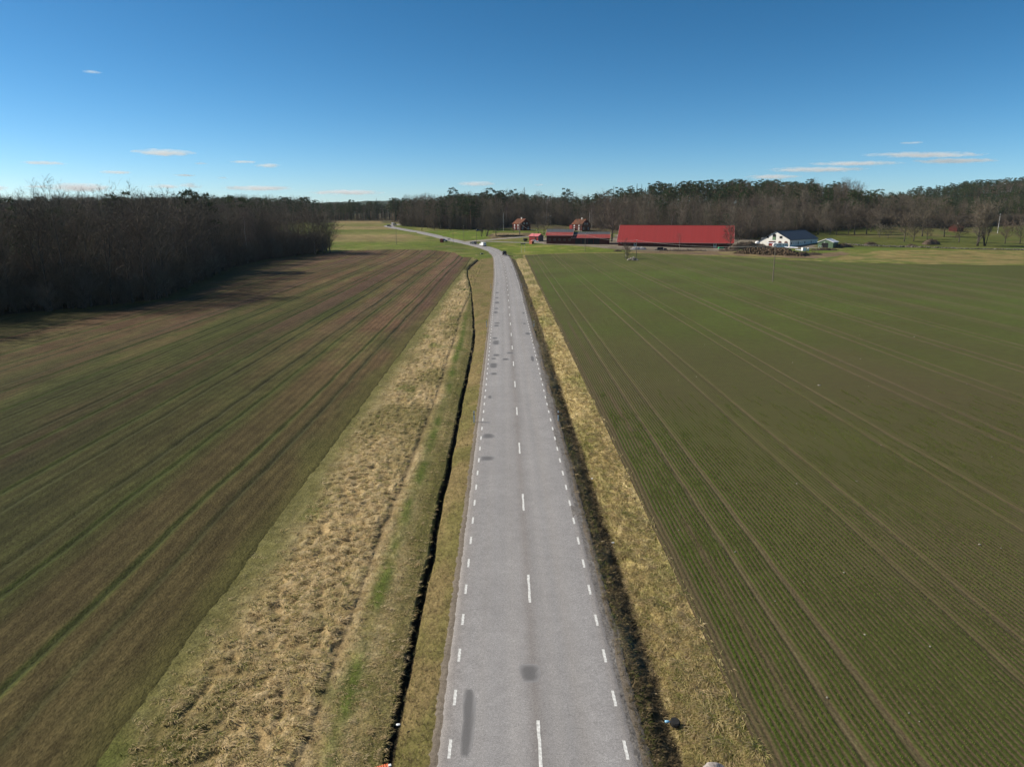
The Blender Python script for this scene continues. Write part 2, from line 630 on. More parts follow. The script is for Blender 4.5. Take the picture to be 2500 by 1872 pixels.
# ------------------------------------------------------------------ road geometry
CY = [-40, 60, 135, 199, 245, 284, 310, 330, 348, 367]
CX = [1.28, 1.25, 1.0, 0.78, 0.4, -0.25, -0.7, -1.2, -2.0, -4.0]
_mid = [(1196, 607.5), (1167, 599.8), (1137, 593.2), (1100.8, 586), (1064.7, 576), (1028.5, 568), (992, 561.6), (965, 557), (944, 552.3)]
_pts = list(zip(CX, CY)) + [at(*p)[:2] for p in _mid]
_last = _pts[-1]
_pts += [(_last[0] + 2, _last[1] + 30), (_last[0] + 14, _last[1] + 70), (_last[0] + 34, _last[1] + 120)]


def chaikin(p, n):
    for _ in range(n):
        q = [p[0]]
        for a, b in zip(p[:-1], p[1:]):
            q += [(0.75 * a[0] + 0.25 * b[0], 0.75 * a[1] + 0.25 * b[1]), (0.25 * a[0] + 0.75 * b[0], 0.25 * a[1] + 0.75 * b[1])]
        q.append(p[-1])
        p = q
    return p


ROAD = np.array(chaikin(_pts, 3))
_seg = np.hypot(*np.diff(ROAD, axis=0).T)
ROAD_S = np.concatenate([[0], np.cumsum(_seg)])
ROAD_LEN = ROAD_S[-1]


def road_at(s):
    x = np.interp(s, ROAD_S, ROAD[:, 0])
    y = np.interp(s, ROAD_S, ROAD[:, 1])
    x2 = np.interp(s + 2.0, ROAD_S, ROAD[:, 0]) - np.interp(s - 2.0, ROAD_S, ROAD[:, 0])
    y2 = np.interp(s + 2.0, ROAD_S, ROAD[:, 1]) - np.interp(s - 2.0, ROAD_S, ROAD[:, 1])
    L = np.hypot(x2, y2)
    return x, y, x2 / L, y2 / L


def road_cx(y):
    return np.interp(y, ROAD[:, 1], ROAD[:, 0])


def cross_z(o):
    return 0.05 + 0.05 * (1 - (o / 3.8) ** 2)


# ------------------------------------------------------------------ ground sheet
def in_poly(x, y, P):
    r = np.zeros(x.shape, bool)
    n = len(P)
    for i in range(n):
        x1, y1 = P[i]
        x2, y2 = P[(i + 1) % n]
        c = ((y1 > y) != (y2 > y)) & (x < (x2 - x1) * (y - y1) / (y2 - y1 + 1e-12) + x1)
        r ^= c
    return r


def poly_at(pts):
    return [at(*p)[:2] for p in pts]


FIELD_R_FAR = [(-20, 0)] and [at(*p)[:2] for p in ((1262, 624), (1340, 620), (1440, 618), (1560, 618), (1680, 622), (1800, 628), (1900, 633), (2060, 640), (2250, 645), (2500, 648))]
FIELD_R_FAR = [(9.0, FIELD_R_FAR[0][1])] + FIELD_R_FAR + [(330.0, FIELD_R_FAR[-1][1] - 6)]
FRX, FRY = np.array(FIELD_R_FAR).T
FIELD_L_FAR = [at(*p)[:2] for p in ((800, 618), (860, 611), (960, 609), (1060, 611), (1110, 617), (1130, 628))]
FLX, FLY = np.array(FIELD_L_FAR).T


def axis(*parts):
    out = []
    for a, b, st in parts:
        n = max(2, int(round((b - a) / st)) + 1)
        out.append(np.linspace(a, b, n)[:-1])
    out.append([parts[-1][1]])
    return np.concatenate(out)


gx = axis((-3500, -700, 140), (-700, -300, 12), (-300, -140, 4), (-140, -16, 2.0), (-16, 12, 0.7), (12, 290, 1.6), (290, 420, 4), (420, 800, 12), (800, 3500, 140))
gy = axis((-300, 10, 20), (10, 330, 4), (330, 470, 0.9), (470, 620, 1.5), (620, 900, 6), (900, 1500, 30), (1500, 5200, 150))
GX, GY = np.meshgrid(gx, gy)
gx_, gy_ = GX.ravel(), GY.ravel()
gz = H(gx_, gy_)
gz = gz + 0.25 * (fbm(gx_ * 0.08, gy_ * 0.08, 5, 3) - 0.5) * sstep(gy_, 345, 380)
low = sstep(gx_, -14.5, -13.0) * (1 - sstep(gx_, 8.0, 9.2)) * (1 - sstep(gy_, 318, 330)) * (1 - 0) 
gz = gz - 1.6 * low
under = (in_poly(gx_, gy_, list(zip(FRX, FRY)) + [(330, -50), (9, -50)]) | ((gx_ < -14) & (gx_ > -112) & (gy_ < np.interp(gx_, FLX, FLY) - 1)))
gz = gz - 0.35 * under * (gy_ < 420)
jx = gx_ + 5 * (fbm(gx_ * 0.12, gy_ * 0.12, 11) - 0.5)
jy = gy_ + 5 * (fbm(gx_ * 0.12, gy_ * 0.12, 12) - 0.5)
nz = fbm(gx_ * 0.035, gy_ * 0.035, 21)
nf = fbm(gx_ * 0.2, gy_ * 0.12, 22)


def mixc(C, col, w):
    w = np.asarray(w, float)[:, None]
    return C * (1 - w) + np.asarray(col)[None, :] * w


C = np.tile(np.array([[0.100, 0.118, 0.021]]), (len(gx_), 1))
C = mixc(C, (0.17, 0.15, 0.055), sstep(nz, 0.5, 0.75) * 0.7)
C = mixc(C, (0.075, 0.12, 0.022), sstep(nf, 0.5, 0.8) * 0.6)
# far field on the left with its tan and green strips
farf = in_poly(jx, jy, poly_at([(800, 618), (815, 540), (930, 540), (948, 556), (1085, 598), (960, 612)]))
d_ = at(880, 541)[1], at(880, 607)[1]
tt = (jy - d_[1]) / (d_[0] - d_[1])
band = np.interp(tt, [0, 0.05, 0.12, 0.16, 0.3, 0.34, 0.45, 0.5, 0.62, 0.66, 1.0], [0.2, 0.1, 0.1, 0.55, 0.8, 0.35, 0.1, 0.75, 0.7, 0.25, 0.9])
band = np.clip(band + 0.5 * (nf - 0.5), 0, 1)
band *= np.clip(1.1 - sstep(jx, -75, -35) * 0.9, 0, 1)
C = np.where(farf[:, None], mixc(np.tile([[0.098, 0.128, 0.020]], (len(C), 1)), (0.24, 0.17, 0.085), band), C)
# right: pale dry pasture between the drilled field and the stone wall
dry = in_poly(jx, jy, poly_at([(2030, 634), (2060, 625), (2150, 612), (2260, 610), (2500, 614), (2640, 616), (2640, 648), (2300, 644)]))
C = np.where(dry[:, None], mixc(np.tile([[0.21, 0.165, 0.062]], (len(C), 1)), (0.12, 0.13, 0.035), sstep(nf, 0.45, 0.7)), C)
C = np.where(((gx_ > 150) & (gy_ > 395))[:, None], C * np.array([[0.80, 0.74, 0.85]]), C)
# dry grass seam along the far edge of the drilled field
seam = gy_ - np.interp(gx_, FRX, FRY)
C = mixc(C, (0.30, 0.23, 0.095), (1 - sstep(np.abs(seam - 1.2 + 1.2 * nf), 0.6, 2.6)) * (gx_ > 9) * (gx_ < 320) * 0.85)
# worn brown strip behind that seam, in front of the yard
worn = in_poly(jx, jy, poly_at([(1530, 616), (1560, 611), (1650, 613), (1760, 612), (1850, 618), (1960, 622), (2060, 614), (2075, 620), (1990, 632), (1800, 625)]))
C = np.where(worn[:, None], mixc(np.tile([[0.15, 0.105, 0.065]], (len(C), 1)), (0.20, 0.16, 0.07), sstep(nf, 0.4, 0.7)), C)
# gravel yard between the barns
yard = in_poly(jx, jy, poly_at([(1306, 592.5), (1334, 597), (1400, 599.5), (1450, 604), (1500, 609), (1560, 612), (1650, 614), (1760, 612.5), (1800, 607), (1850, 609), (1925, 606), (1960, 608), (1995, 606), (1988, 598), (1930, 592), (1850, 586), (1800, 580), (1600, 572), (1500, 572), (1495, 585), (1340, 578), (1310, 584)]))
C = np.where(yard[:, None], mixc(np.tile([[0.21, 0.18, 0.14]], (len(C), 1)), (0.15, 0.125, 0.09), sstep(nf, 0.4, 0.65)), C)
# bright lawn between road and yard, and round the houses
lawn = in_poly(jx, jy, poly_at([(1200, 588), (1310, 597), (1420, 601), (1530, 613), (1440, 616), (1262, 622), (1195, 600)]))
C = np.where(lawn[:, None], mixc(np.tile([[0.110, 0.140, 0.019]], (len(C), 1)), (0.20, 0.19, 0.05), sstep(nf, 0.5, 0.8)), C)
pad = in_poly(jx, jy, poly_at([(1020, 567), (1080, 563), (1195, 563), (1190, 576), (1180, 586), (1130, 586), (1060, 571)]))
C = np.where(pad[:, None], mixc(np.tile([[0.100, 0.140, 0.018]], (len(C), 1)), (0.20, 0.19, 0.05), sstep(nf, 0.55, 0.85)), C)
bankz = in_poly(jx, jy, poly_at([(1190, 576), (1215, 568), (1300, 569), (1310, 577), (1200, 584)]))
C = np.where(bankz[:, None], mixc(np.tile([[0.22, 0.17, 0.085]], (len(C), 1)), (0.10, 0.075, 0.045), sstep(nf, 0.4, 0.65)), C)
# forest floors
floorz = ((gx_ < -80) & (gy_ < 420) & (gx_ < 3 + np.interp(gy_, [60, 145, 172, 205, 265, 318, 361, 420], [-140, -103, -84, -92, -104, -108, -99, -99]))) | (gy_ > 660 + 20 * nf) | ((gx_ > -60) & (gx_ < 330) & (gy_ > np.interp(gx_, [-60, -20, 40, 110, 190, 330], [560, 548, 540, 470, 500, 545])))
floorz &= ~farf
C = np.where(floorz[:, None], mixc(np.tile([[0.07, 0.055, 0.035]], (len(C), 1)), (0.09, 0.085, 0.03), sstep(nf, 0.4, 0.7)), C)
C = C * (0.85 + 0.3 * fbm(gx_ * 0.4, gy_ * 0.4, 31))[:, None]
V = np.stack([gx_, gy_, gz], 1)
me = arr_mesh('ground', V, grid_faces(len(gx), len(gy)), [M['ground']], smooth=True)
set_col(me, C)
tag(link('ground', me), kind='structure')

# ------------------------------------------------------------------ left field (stubble, tramlines parallel to the road)
TRACKS = []
for k in range(13):
    TRACKS += [-19.5 - 7.75 * k, -21.75 - 7.75 * k]
EDGE_L = -15.2


def ys_graded(y0, y1, d0, g, dmax):
    out, y, d = [y0], y0, d0
    while y < y1:
        y += d
        out.append(min(y, y1))
        d = min(d * g, dmax)
    return np.array(out)


fx = axis((-112, -60, 0.35), (-60, EDGE_L + 0.15, 0.16))
fv = ys_graded(14, 400, 0.35, 1.012, 3.0)
fv = (fv - fv[0]) / (fv[-1] - fv[0])
FX, FV = np.meshgrid(fx, fv)
ymax = np.interp(FX, FLX, FLY)
FY = 14 + FV * (ymax - 14)
x_, y_ = FX.ravel(), FY.ravel()
xw = x_ + 0.9 * (fbm(x_ * 0.01, y_ * 0.012, 41, 2) - 0.5) + 0.25 * (vnoise(x_ * 0.1, y_ * 0.2, 42) - 0.5)


def left_cover(x, y, xw):
    """colour and relief of the stubble field"""
    big = fbm(x * 0.06, y * 0.018, 43)
    mid_ = fbm(x * 0.35, y * 0.10, 44)
    fine = fbm(x * 1.3, y * 0.6, 45)
    green = np.clip(sstep(big, 0.42, 0.68) * 0.9 + (mid_ - 0.5) * 1.1, 0, 1)
    green = np.clip((green + 0.38 * (1 - sstep(y, 55, 130))) * (1 - 0.65 * sstep(y, 110, 240)) * (1 - 0.35 * sstep(-x, 45, 90)), 0, 1)
    C = np.tile([[0.098, 0.060, 0.031]], (len(x), 1))
    C = mixc(C, (0.115, 0.09, 0.038), sstep(mid_, 0.4, 0.75) * 0.7)
    C = mixc(C, (0.047, 0.055, 0.013), green * 0.92)
    strip_ = vnoise(x * 0.26 + 2.2, y * 0.004, 48) * sstep(-x, 17.5, 22)
    C = mixc(C, (0.050, 0.060, 0.014), sstep(strip_, 0.5, 0.8) * 0.6 * (1 - 0.5 * sstep(y, 200, 330)))
    C = mixc(C, (0.125, 0.074, 0.050), sstep(vnoise(x * 0.2 + 3.1, y * 0.006, 49), 0.4, 0.8) * sstep(y, 80, 170) * 0.7)
    C = mixc(C, (0.056, 0.052, 0.018), 0.35 * (1 - sstep(y, 50, 140)))
    C = C * (1 - 0.30 * (1 - sstep(y, 30, 120)))[:, None] * (0.70 + 0.65 * vnoise(x * 0.32 + 1.7, y * 0.005, 40))[:, None]  # near ground dimmed in colour, standing in for lens vignetting
    # narrow drill lines
    C = C * (1 + 0.16 * np.sin(xw * 2 * math.pi / 0.9))[:, None]
    z = 0.10 * (fine - 0.5) + 0.05 * (mid_ - 0.5)
    for i, t in enumerate(TRACKS):
        w = 0.20 + 0.10 * vnoise(y * 0.05, t, 46)
        d = np.abs(xw - t)
        g = np.exp(-(d / (w * 1.25)) ** 2)
        k = fbm(y * 0.04, np.full_like(y, t * 3.1), 47, 3)
        lush = (0.050, 0.078, 0.011) if i % 4 in (1, 2) else (0.046, 0.052, 0.016)
        C = mixc(C, lush, g * np.clip(0.1 + 1.1 * k, 0, .85))
        rut = np.exp(-((xw - t) / 0.16) ** 2)
        z = z - 0.10 * rut * (0.4 + k)
        z = z
        C = mixc(C, (0.032, 0.030, 0.017), np.exp(-((xw - t) / (0.15 + y * 0.0006)) ** 2) * (0.35 + 0.4 * sstep(k, 0.4, 0.7)))
    # grassy margin at both edges of the field
    C = mixc(C, (0.085, 0.078, 0.024), sstep(x + 1.5 * (mid_ - 0.5), EDGE_L - 2.6, EDGE_L - 0.4) * 0.7)
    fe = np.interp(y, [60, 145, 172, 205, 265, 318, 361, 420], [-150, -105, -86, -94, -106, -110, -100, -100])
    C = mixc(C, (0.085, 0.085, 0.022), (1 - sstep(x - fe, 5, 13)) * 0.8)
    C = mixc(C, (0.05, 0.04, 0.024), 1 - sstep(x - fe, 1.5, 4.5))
    z = z - 0.12 * sstep(x, EDGE_L - 0.35, EDGE_L + 0.1)
    return C * (0.8 + 0.4 * fine)[:, None], z


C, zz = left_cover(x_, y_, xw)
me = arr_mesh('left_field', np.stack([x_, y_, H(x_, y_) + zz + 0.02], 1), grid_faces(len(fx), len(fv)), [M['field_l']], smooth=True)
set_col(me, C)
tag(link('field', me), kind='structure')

# ------------------------------------------------------------------ right field (autumn-sown rows, tramlines)
TRACK_R = [13.75, 15.85, 23.0, 25.2, 33.9, 36.1, 45.2, 47.4, 56.4, 58.6, 67.6, 69.8, 78.8, 81.0, 90.0, 92.2, 101.2, 103.4, 112.4, 114.6, 124, 126.2, 135, 137.2, 147, 149.2, 158, 160.2]
rx = axis((9.75, 40, 0.145), (40, 90, 0.3), (90, 330, 1.2))
rv = ys_graded(14, 340, 0.6, 1.012, 3.2)
rv = (rv - rv[0]) / (rv[-1] - rv[0])
RX, RV = np.meshgrid(rx, rv)
RY = 14 + RV * (np.interp(RX, FRX, FRY) - 14)
x_, y_ = RX.ravel(), RY.ravel()
xw = x_ + 0.7 * (fbm(x_ * 0.01, y_ * 0.012, 51, 2) - 0.5)
big = fbm(x_ * 0.022, y_ * 0.02, 52)
mid_ = fbm(x_ * 0.12, y_ * 0.05, 53)
fine = fbm(x_ * 1.6, y_ * 1.2, 54)
C = np.tile([[0.060, 0.088, 0.012]], (len(x_), 1))
C = mixc(C, (0.066, 0.115, 0.011), sstep(y_, 80, 190) * sstep(mid_, 0.3, 0.7) * (1 - sstep(x_, 120, 220)))
C = mixc(C, (0.10, 0.098, 0.026), sstep(y_, 240, 290) * (1 - sstep(x_, 50, 120)) * 0.6 * sstep(mid_, 0.35, 0.7))
C = mixc(C, (0.060, 0.072, 0.018), sstep(big, 0.45, 0.7) * 0.45)
cover = 0.86 + 0.4 * (mid_ - 0.5) + 0.20 * sstep(y_, 80, 170) - 0.30 * (1 - sstep(y_, 30, 120)) * sstep(x_, 10, 40) - 0.14 * sstep(big, 0.45, 0.75) * (1 - sstep(y_, 150, 240))
cover = np.where(x_ < 10.0 + 0.9 * mid_, 0.30, cover)
cover = cover * (1 - 0.8 * np.exp(-((xw - 12.2) / 0.25) ** 2) * sstep(mid_, 0.45, 0.6))
for t in TRACK_R:
    g = np.exp(-((xw - t) / (0.15 if t < 40 else .24 if t < 90 else .7)) ** 2)
    g = g * (0.55 + 0.45 * sstep(vnoise(y_ * 0.02, y_ * 0 + t, 55), 0.2, 0.6))
    C = mixc(C, (0.165, 0.125, 0.075), g * (0.85 if t < 90 else .5))
    cover = np.maximum(cover, g)
C = C * (1 - 0.18 * (1 - sstep(y_, 60, 150)) - 0.14 * sstep(x_, 90, 220))[:, None]  # near rows dimmed in colour for lens vignetting; far right soil darker
C4 = np.concatenate([C, np.clip(cover, 0, 1)[:, None]], 1)
zz = 0.05 * (fine - 0.5)
zz = zz + 0.012 * (mid_ - .5)
for t in TRACK_R:
    zz = zz - 0.05 * np.exp(-((xw - t) / 0.2) ** 2)
me = arr_mesh('right_field', np.stack([x_, y_, H(x_, y_) + zz + 0.02], 1), grid_faces(len(rx), len(rv)), [M['field_r']], smooth=True)
set_col(me, C4)
tag(link('field', me), kind='structure')

# ------------------------------------------------------------------ left verge: tussock strip, ditch, road bank
DITCH_Y = [0, 60, 110, 130, 158, 198, 240, 265, 285, 310, 338, 360]
DITCH_X = [-4.35, -4.6, -4.85, -5.5, -7.0, -9.3, -12.2, -13.6, -13.4, -12.4, -11.0, -11.0]


def ditch_x(y):
    return np.interp(y, DITCH_Y, DITCH_X) + 0.34 * (fbm(y * 0.22, y * 0 + 3.3, 61, 3) - 0.5) + 0.5 * (vnoise(y * 0.02, y * 0 + 1.1, 62) - 0.5) * 0.5


lx = axis((EDGE_L - 0.3, -9.0, 0.11), (-9.0, -1.9, 0.06))
ly = ys_graded(14, 352, 0.10, 1.0075, 1.6)
LX, LY = np.meshgrid(lx, ly)
wgt = sstep(LX, -13, -4)
x_ = (LX + (road_cx(LY) - 1.28) * wgt).ravel()
y_ = LY.ravel()


def left_verge(x, y):
    xd = ditch_x(y)
    t = x - xd
    redge = road_cx(y) - 4.15
    u = np.clip((x - (xd + 0.16)) / np.maximum(redge - (xd + 0.16), 0.2), 0, 1)
    near = 1 - sstep(y, 110, 160)
    depth = 0.55 * near + 0.30 * (1 - near)
    tren = 0.50 + 0.42 * sstep(fbm(y * 0.11, y * 0 + 2.2, 60, 3), 0.36, 0.56)
    z = np.where(x > redge, 0.05 * sstep(x, redge, redge + 0.8), -depth * (1 - u) ** 1.25)
    t = t * (1 + 0.8 * sstep(y, 150, 200) * (1 - sstep(y, 255, 266)))
    zl = np.interp(t, [-12, -2.2, -1.0, -0.28], [0.0, -0.08, -0.2, -0.34])
    zt = np.where(t < 0.0, -0.34 - (tren - 0.34) * np.clip((t + 0.28) / 0.11, 0, 1), -tren + (tren - depth) * np.clip(t / 0.17, 0, 1))
    z = np.where(t < -0.28, zl, np.where(t < 0.17, zt, z))
    fade = 1 - sstep(y, 335, 350)
    wide = sstep(y, 262, 272) * fade
    z = z - wide * 0.35 * np.exp(-(t / 0.8) ** 2) * (0.4 + 1.2 * fbm(x * 1.2, y * .8, 70, 3))
    z = z * (0.3 + 0.7 * fade)
    rutx = -8.0 - 0.8 * sstep(y, 90, 150) + 0.4 * (vnoise(y * 0.05, y * 0, 63) - 0.5)
    rut = np.exp(-((x - rutx) / 0.28) ** 2) * (1 - sstep(y, 170, 190))
    z = z - 0.08 * rut
    tus = sstep(xd - 1.6 - x, 0, 1.2)                                    # tussocks left of the ditch bank
    tus = np.where(x < rutx, 1.0, 0.35 * tus)
    ridged = 1 - np.abs(2 * fbm(x * 1.25 + 0.3 * y, y * 1.45, 64, 3) - 1)
    hum = fbm(x * 2.6, y * 2.2, 65, 3)
    edge = sstep(x + 1.6 * (fbm(x * .3, y * .12, 59, 3) - .5) * 2, EDGE_L + 0.1, EDGE_L + 2.6)
    amp = tus * edge
    z = z + amp * (0.30 * (ridged - 0.75) + 0.22 * (hum - 0.5)) + 0.07 * (fbm(x * 3, y * 2.6, 66) - 0.5) * (x < redge)
    return z, dict(xd=xd, t=t, rut=rut, tus=tus, ridged=ridged, hum=hum, redge=redge, wide=wide, edge=edge, rutx=rutx)


zz, q = left_verge(x_, y_)
zz = zz + H(x_, y_)
mid_ = fbm(x_ * 0.45, y_ * 0.22, 67)
patch = fbm(x_ * 0.22, y_ * 0.09, 68)
TAN, STRAW, OLIVE, GREEN = (0.31, 0.225, 0.11), (0.42, 0.325, 0.18), (0.12, 0.105, 0.036), (0.088, 0.115, 0.022)
C = np.tile([list(TAN)], (len(x_), 1))
C = mixc(C, STRAW, sstep(q['ridged'] + 0.4 * q['hum'], 0.75, 1.2) * 0.8)
C = mixc(C, OLIVE, sstep(patch, 0.42, 0.68) * 0.75)
C = mixc(C, GREEN, sstep(mid_, 0.6, 0.8) * 0.7)
mow = np.exp(-((x_ - (q['rutx'] + 1.15)) / 0.55) ** 2)
C = mixc(C, GREEN, mow * (0.45 + 0.5 * sstep(mid_, 0.35, 0.6)))
bank = sstep(q['t'], -2.0, -0.9)
C = mixc(C, (0.13, 0.118, 0.036), bank * 0.75)
right_b = q['t'] > 0.14
C = np.where(right_b[:, None], mixc(np.tile([[0.175, 0.132, 0.058]], (len(C), 1)), (0.105, 0.105, 0.028), sstep(mid_, 0.4, 0.7) * 0.6), C)
C = mixc(C, (0.028, 0.020, 0.014), (np.abs(q['t'] + .05) < 0.20) * 0.95)
C = mixc(C, (0.06, 0.042, 0.028), q['wide'] * np.exp(-(q['t'] / 0.9) ** 2))
C = mixc(C, (0.10, 0.075, 0.04), q['rut'] * 0.5)
C = mixc(C, (0.17, 0.14, 0.105), sstep(x_ + 0.35 * (mid_ - 0.5) * 2, q['redge'] + 0.1, q['redge'] + 0.35))
C = mixc(C, (0.095, 0.10, 0.026), (1 - sstep(x_ + 1.8 * (patch - 0.5) * 2, EDGE_L - 0.2, EDGE_L + 2.6)) * 0.8)
me = arr_mesh('verge', np.stack([x_, y_, zz], 1), grid_faces(len(lx), len(ly)), [M['verge']], smooth=True)
set_col(me, C)
tag(link('road_verge', me), kind='structure')

# water standing in the ditch
wy = np.arange(46, 160, 0.5)
keep = sstep(wy, 20, 30) * 0 + 1
wv, wf = [], []
for i, yy in enumerate(wy):
    xd = float(ditch_x(np.array([yy]))[0])
    wv += [(xd - 0.18, yy, -0.85), (xd + 0.02, yy, -0.85)]
for i in range(len(wy) - 1):
    if fbm(np.array([wy[i] * 0.09]), np.array([0.7]), 69, 2)[0] > 0.67:
        wf.append((2 * i, 2 * i + 1, 2 * i + 3, 2 * i + 2))
me = bpy.data.meshes.new('water')
me.from_pydata(wv, [], wf)
me.materials.append(M['water'])
tag(link('ditch_water', me), kind='structure')

# ------------------------------------------------------------------ right verge: shaded bank, ditch, straw slope
vx = axis((4.6, 10.15, 0.085))
vy = ys_graded(14, 345, 0.10, 1.0075, 1.6)
VX, VY = np.meshgrid(vx, vy)
wgt = 1 - sstep(VX, 7.5, 10)
x_ = (VX + (road_cx(VY) - 1.28) * wgt).ravel()
y_ = VY.ravel()
s_ = VX.ravel() + 0.75 * (fbm(y_ * 0.16, VX.ravel() * 0.5, 71, 4) - 0.5)


def right_verge(s, x, y):
    near = 1 - sstep(y, 60, 140)
    db = 1.12 * (0.55 + 0.45 * near) * (1 - sstep(y, 322, 340))
    z = np.interp(s, [4.6, 5.0, 5.45, 5.7], [0.06, 0.05, 0.0, -0.10])
    k = np.interp(s, [5.7, 6.1, 6.75, 7.0, 7.35, 8.3, 9.4, 10.2], [-0.10, -0.32, -0.66, -0.70, -0.57, -0.32, -0.12, 0.0])
    z = np.where(s < 5.7, z, k * db / 1.0 * 1.0)
    tus = sstep(s, 5.6, 6.2) * (1 - sstep(s, 9.8, 10.15))
    hum = fbm(x * 2.2, y * 1.5, 72, 3)
    rid = 1 - np.abs(2 * fbm(x * 1.1, y * 0.7, 73, 3) - 1)
    z = z + tus * (0.26 * (hum - 0.5) + 0.22 * (rid - 0.75))
    return z, hum, rid


zz, hum, rid = right_verge(s_, x_, y_)
zz = zz + H(x_, y_)
mid_ = fbm(x_ * 0.6, y_ * 0.25, 74)
patch = fbm(x_ * 0.3, y_ * 0.08, 75)
C = np.tile([[0.40, 0.315, 0.145]], (len(x_), 1))
C = mixc(C, (0.48, 0.385, 0.20), sstep(rid, 0.75, 0.95) * 0.7)
C = mixc(C, (0.14, 0.145, 0.034), sstep(patch, 0.45, 0.65) * 0.6)
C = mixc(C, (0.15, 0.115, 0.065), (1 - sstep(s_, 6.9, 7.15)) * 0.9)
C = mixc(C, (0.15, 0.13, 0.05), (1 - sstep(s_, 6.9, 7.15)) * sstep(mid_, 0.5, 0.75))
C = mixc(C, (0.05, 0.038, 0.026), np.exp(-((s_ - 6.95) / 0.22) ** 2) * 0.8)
C = mixc(C, (0.18, 0.165, 0.15), 1 - sstep(s_, 5.35, 5.6))
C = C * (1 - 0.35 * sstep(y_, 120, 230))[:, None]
C = mixc(C, (0.10, 0.078, 0.045), sstep(s_ + 0.5 * (mid_ - 0.5), 9.85, 10.1))
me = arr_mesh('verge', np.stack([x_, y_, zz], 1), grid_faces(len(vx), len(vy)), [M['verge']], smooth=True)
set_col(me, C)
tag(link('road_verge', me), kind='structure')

# ------------------------------------------------------------------ the road
road = None
for nm, half_l, half_r, dz, mt in (('gravel_shoulder', 4.2, 4.3, -0.022, 'gravel'), ('road', 3.85, 3.72, 0.0, 'asphalt')):
    ss = np.concatenate([np.arange(45, 130, 0.16), np.arange(130, 420, 1.2), np.arange(420, ROAD_LEN, 2.5)])
    oo = np.array([-1, -0.985, -0.93, -0.86, -0.74, -0.6, -0.48, -0.36, -0.24, -0.12, 0, 0.12, 0.24, 0.36, 0.48, 0.6, 0.74, 0.86, 0.93, 0.985, 1])
    px_, py_, tx_, ty_ = road_at(ss)
    O = np.where(oo < 0, oo * half_l, oo * half_r)[None, :] * np.ones((len(ss), 1))
    jag = (fbm(ss * 4.0, ss * 0, 81, 4) - 0.5) * 0.14
    jag2 = (fbm(ss * 4.0, ss * 0 + 9, 82, 4) - 0.5) * 0.14
    if nm != 'road':
        jag, jag2 = jag * 1.5, jag2 * 1.5
    O[:, 0] += jag
    O[:, 1] += jag
    O[:, -1] += jag2
    O[:, -2] += jag2
    X = px_[:, None] + O * ty_[:, None]
    Y = py_[:, None] - O * tx_[:, None]
    Z = H(X, Y) + cross_z(O) + dz
    if nm == 'road':
        Z[:, 0] -= 0.025
        Z[:, -1] -= 0.025
    else:
        Z[:, 0] -= 0.05
        Z[:, -1] -= 0.05
    xf, yf, of = X.ravel(), Y.ravel(), O.ravel()
    sf = np.repeat(ss, len(oo))
    if nm == 'road':
        base = np.tile([[0.268, 0.258, 0.253]], (len(of), 1))
        wheel = sum(np.exp(-((of - c) / 0.33) ** 2) for c in (-2.45, -0.85, 0.85, 2.4))
        base = mixc(base, (0.298, 0.283, 0.272), wheel * 0.85)
        base = mixc(base, (0.30, 0.275, 0.25), np.exp(-((of + 1.55 + 0.05 * np.sin(sf * 0.05)) / 0.07) ** 2) * 0.6)
        base = mixc(base, (0.30, 0.275, 0.25), np.exp(-((of - 1.75) / 0.06) ** 2) * 0.5)
        base = mixc(base, (0.20, 0.178, 0.162), np.exp(-(of / 0.35) ** 2) * 0.6)
        base = mixc(base, (0.25, 0.225, 0.205), sstep(np.abs(of), 3.0, 3.7) * 0.7)
        base = base * (0.86 + 0.28 * fbm(of * 1.6, sf * 0.035, 83))[:, None] * (0.94 + 0.12 * fbm(of * .7, sf * .5, 85))[:, None]
    else:
        base = np.tile([[0.165, 0.138, 0.108]], (len(of), 1)) * (0.8 + 0.4 * fbm(of * 1.5, sf * 0.5, 84))[:, None]
    me = arr_mesh(nm, np.stack([xf, yf, Z.ravel()], 1), grid_faces(len(oo), len(ss)), [M[mt]], smooth=True)
    set_col(me, base)
    o = tag(link(nm, me), kind='structure')
    if nm == 'road':
        road = o


def mark_mesh(name, w, ln):
    n = 9
    v, f = [], []
    r = random.Random(int(ln * 10))
    for i in range(n):
        t = -ln / 2 + ln * i / (n - 1)
        v += [(-w / 2 + r.uniform(-.012, .012), t, 0), (w / 2 + r.uniform(-.012, .012), t, 0)]
        if i:
            f.append((2 * i - 2, 2 * i - 1, 2 * i + 1, 2 * i))
    me = bpy.data.meshes.new(name)
    me.from_pydata(v, [], f)
    me.materials.append(M['paint'])
    return me


me_c, me_e = mark_mesh('centre_line_dash', 0.13, 3.0), mark_mesh('edge_line_dash', 0.13, 1.0)


def put_mark(name, me, s, o):
    x, y, tx, ty = (float(v) for v in road_at(s))
    ob = link(name, me, None, road)
    X, Y = x + o * ty, y - o * tx
    ob.location = (X, Y, float(H(X, Y)) + cross_z(o) + 0.006)
    dz = float(H(X + tx, Y + ty) - H(X - tx, Y - ty)) / 2
    ob.rotation_euler = (math.atan(dz), 0, math.atan2(ty, tx) - math.pi / 2)


Y2S = lambda y: float(np.interp(y, ROAD[:, 1], ROAD_S))
s0 = Y2S(at(1314.5, 1766.5)[1] - 1.5)
for k in range(30):
    put_mark('centre_line_dash', me_c, s0 + 12.0 * k, 0.06)
for k in range(-1, 104):
    put_mark('edge_line_dash', me_e, Y2S(at(1093, 1831)[1]) + 3.0 * k, -3.42)
    put_mark('edge_line_dash', me_e, Y2S(at(1528, 1848)[1]) + 3.0 * k, 3.38)

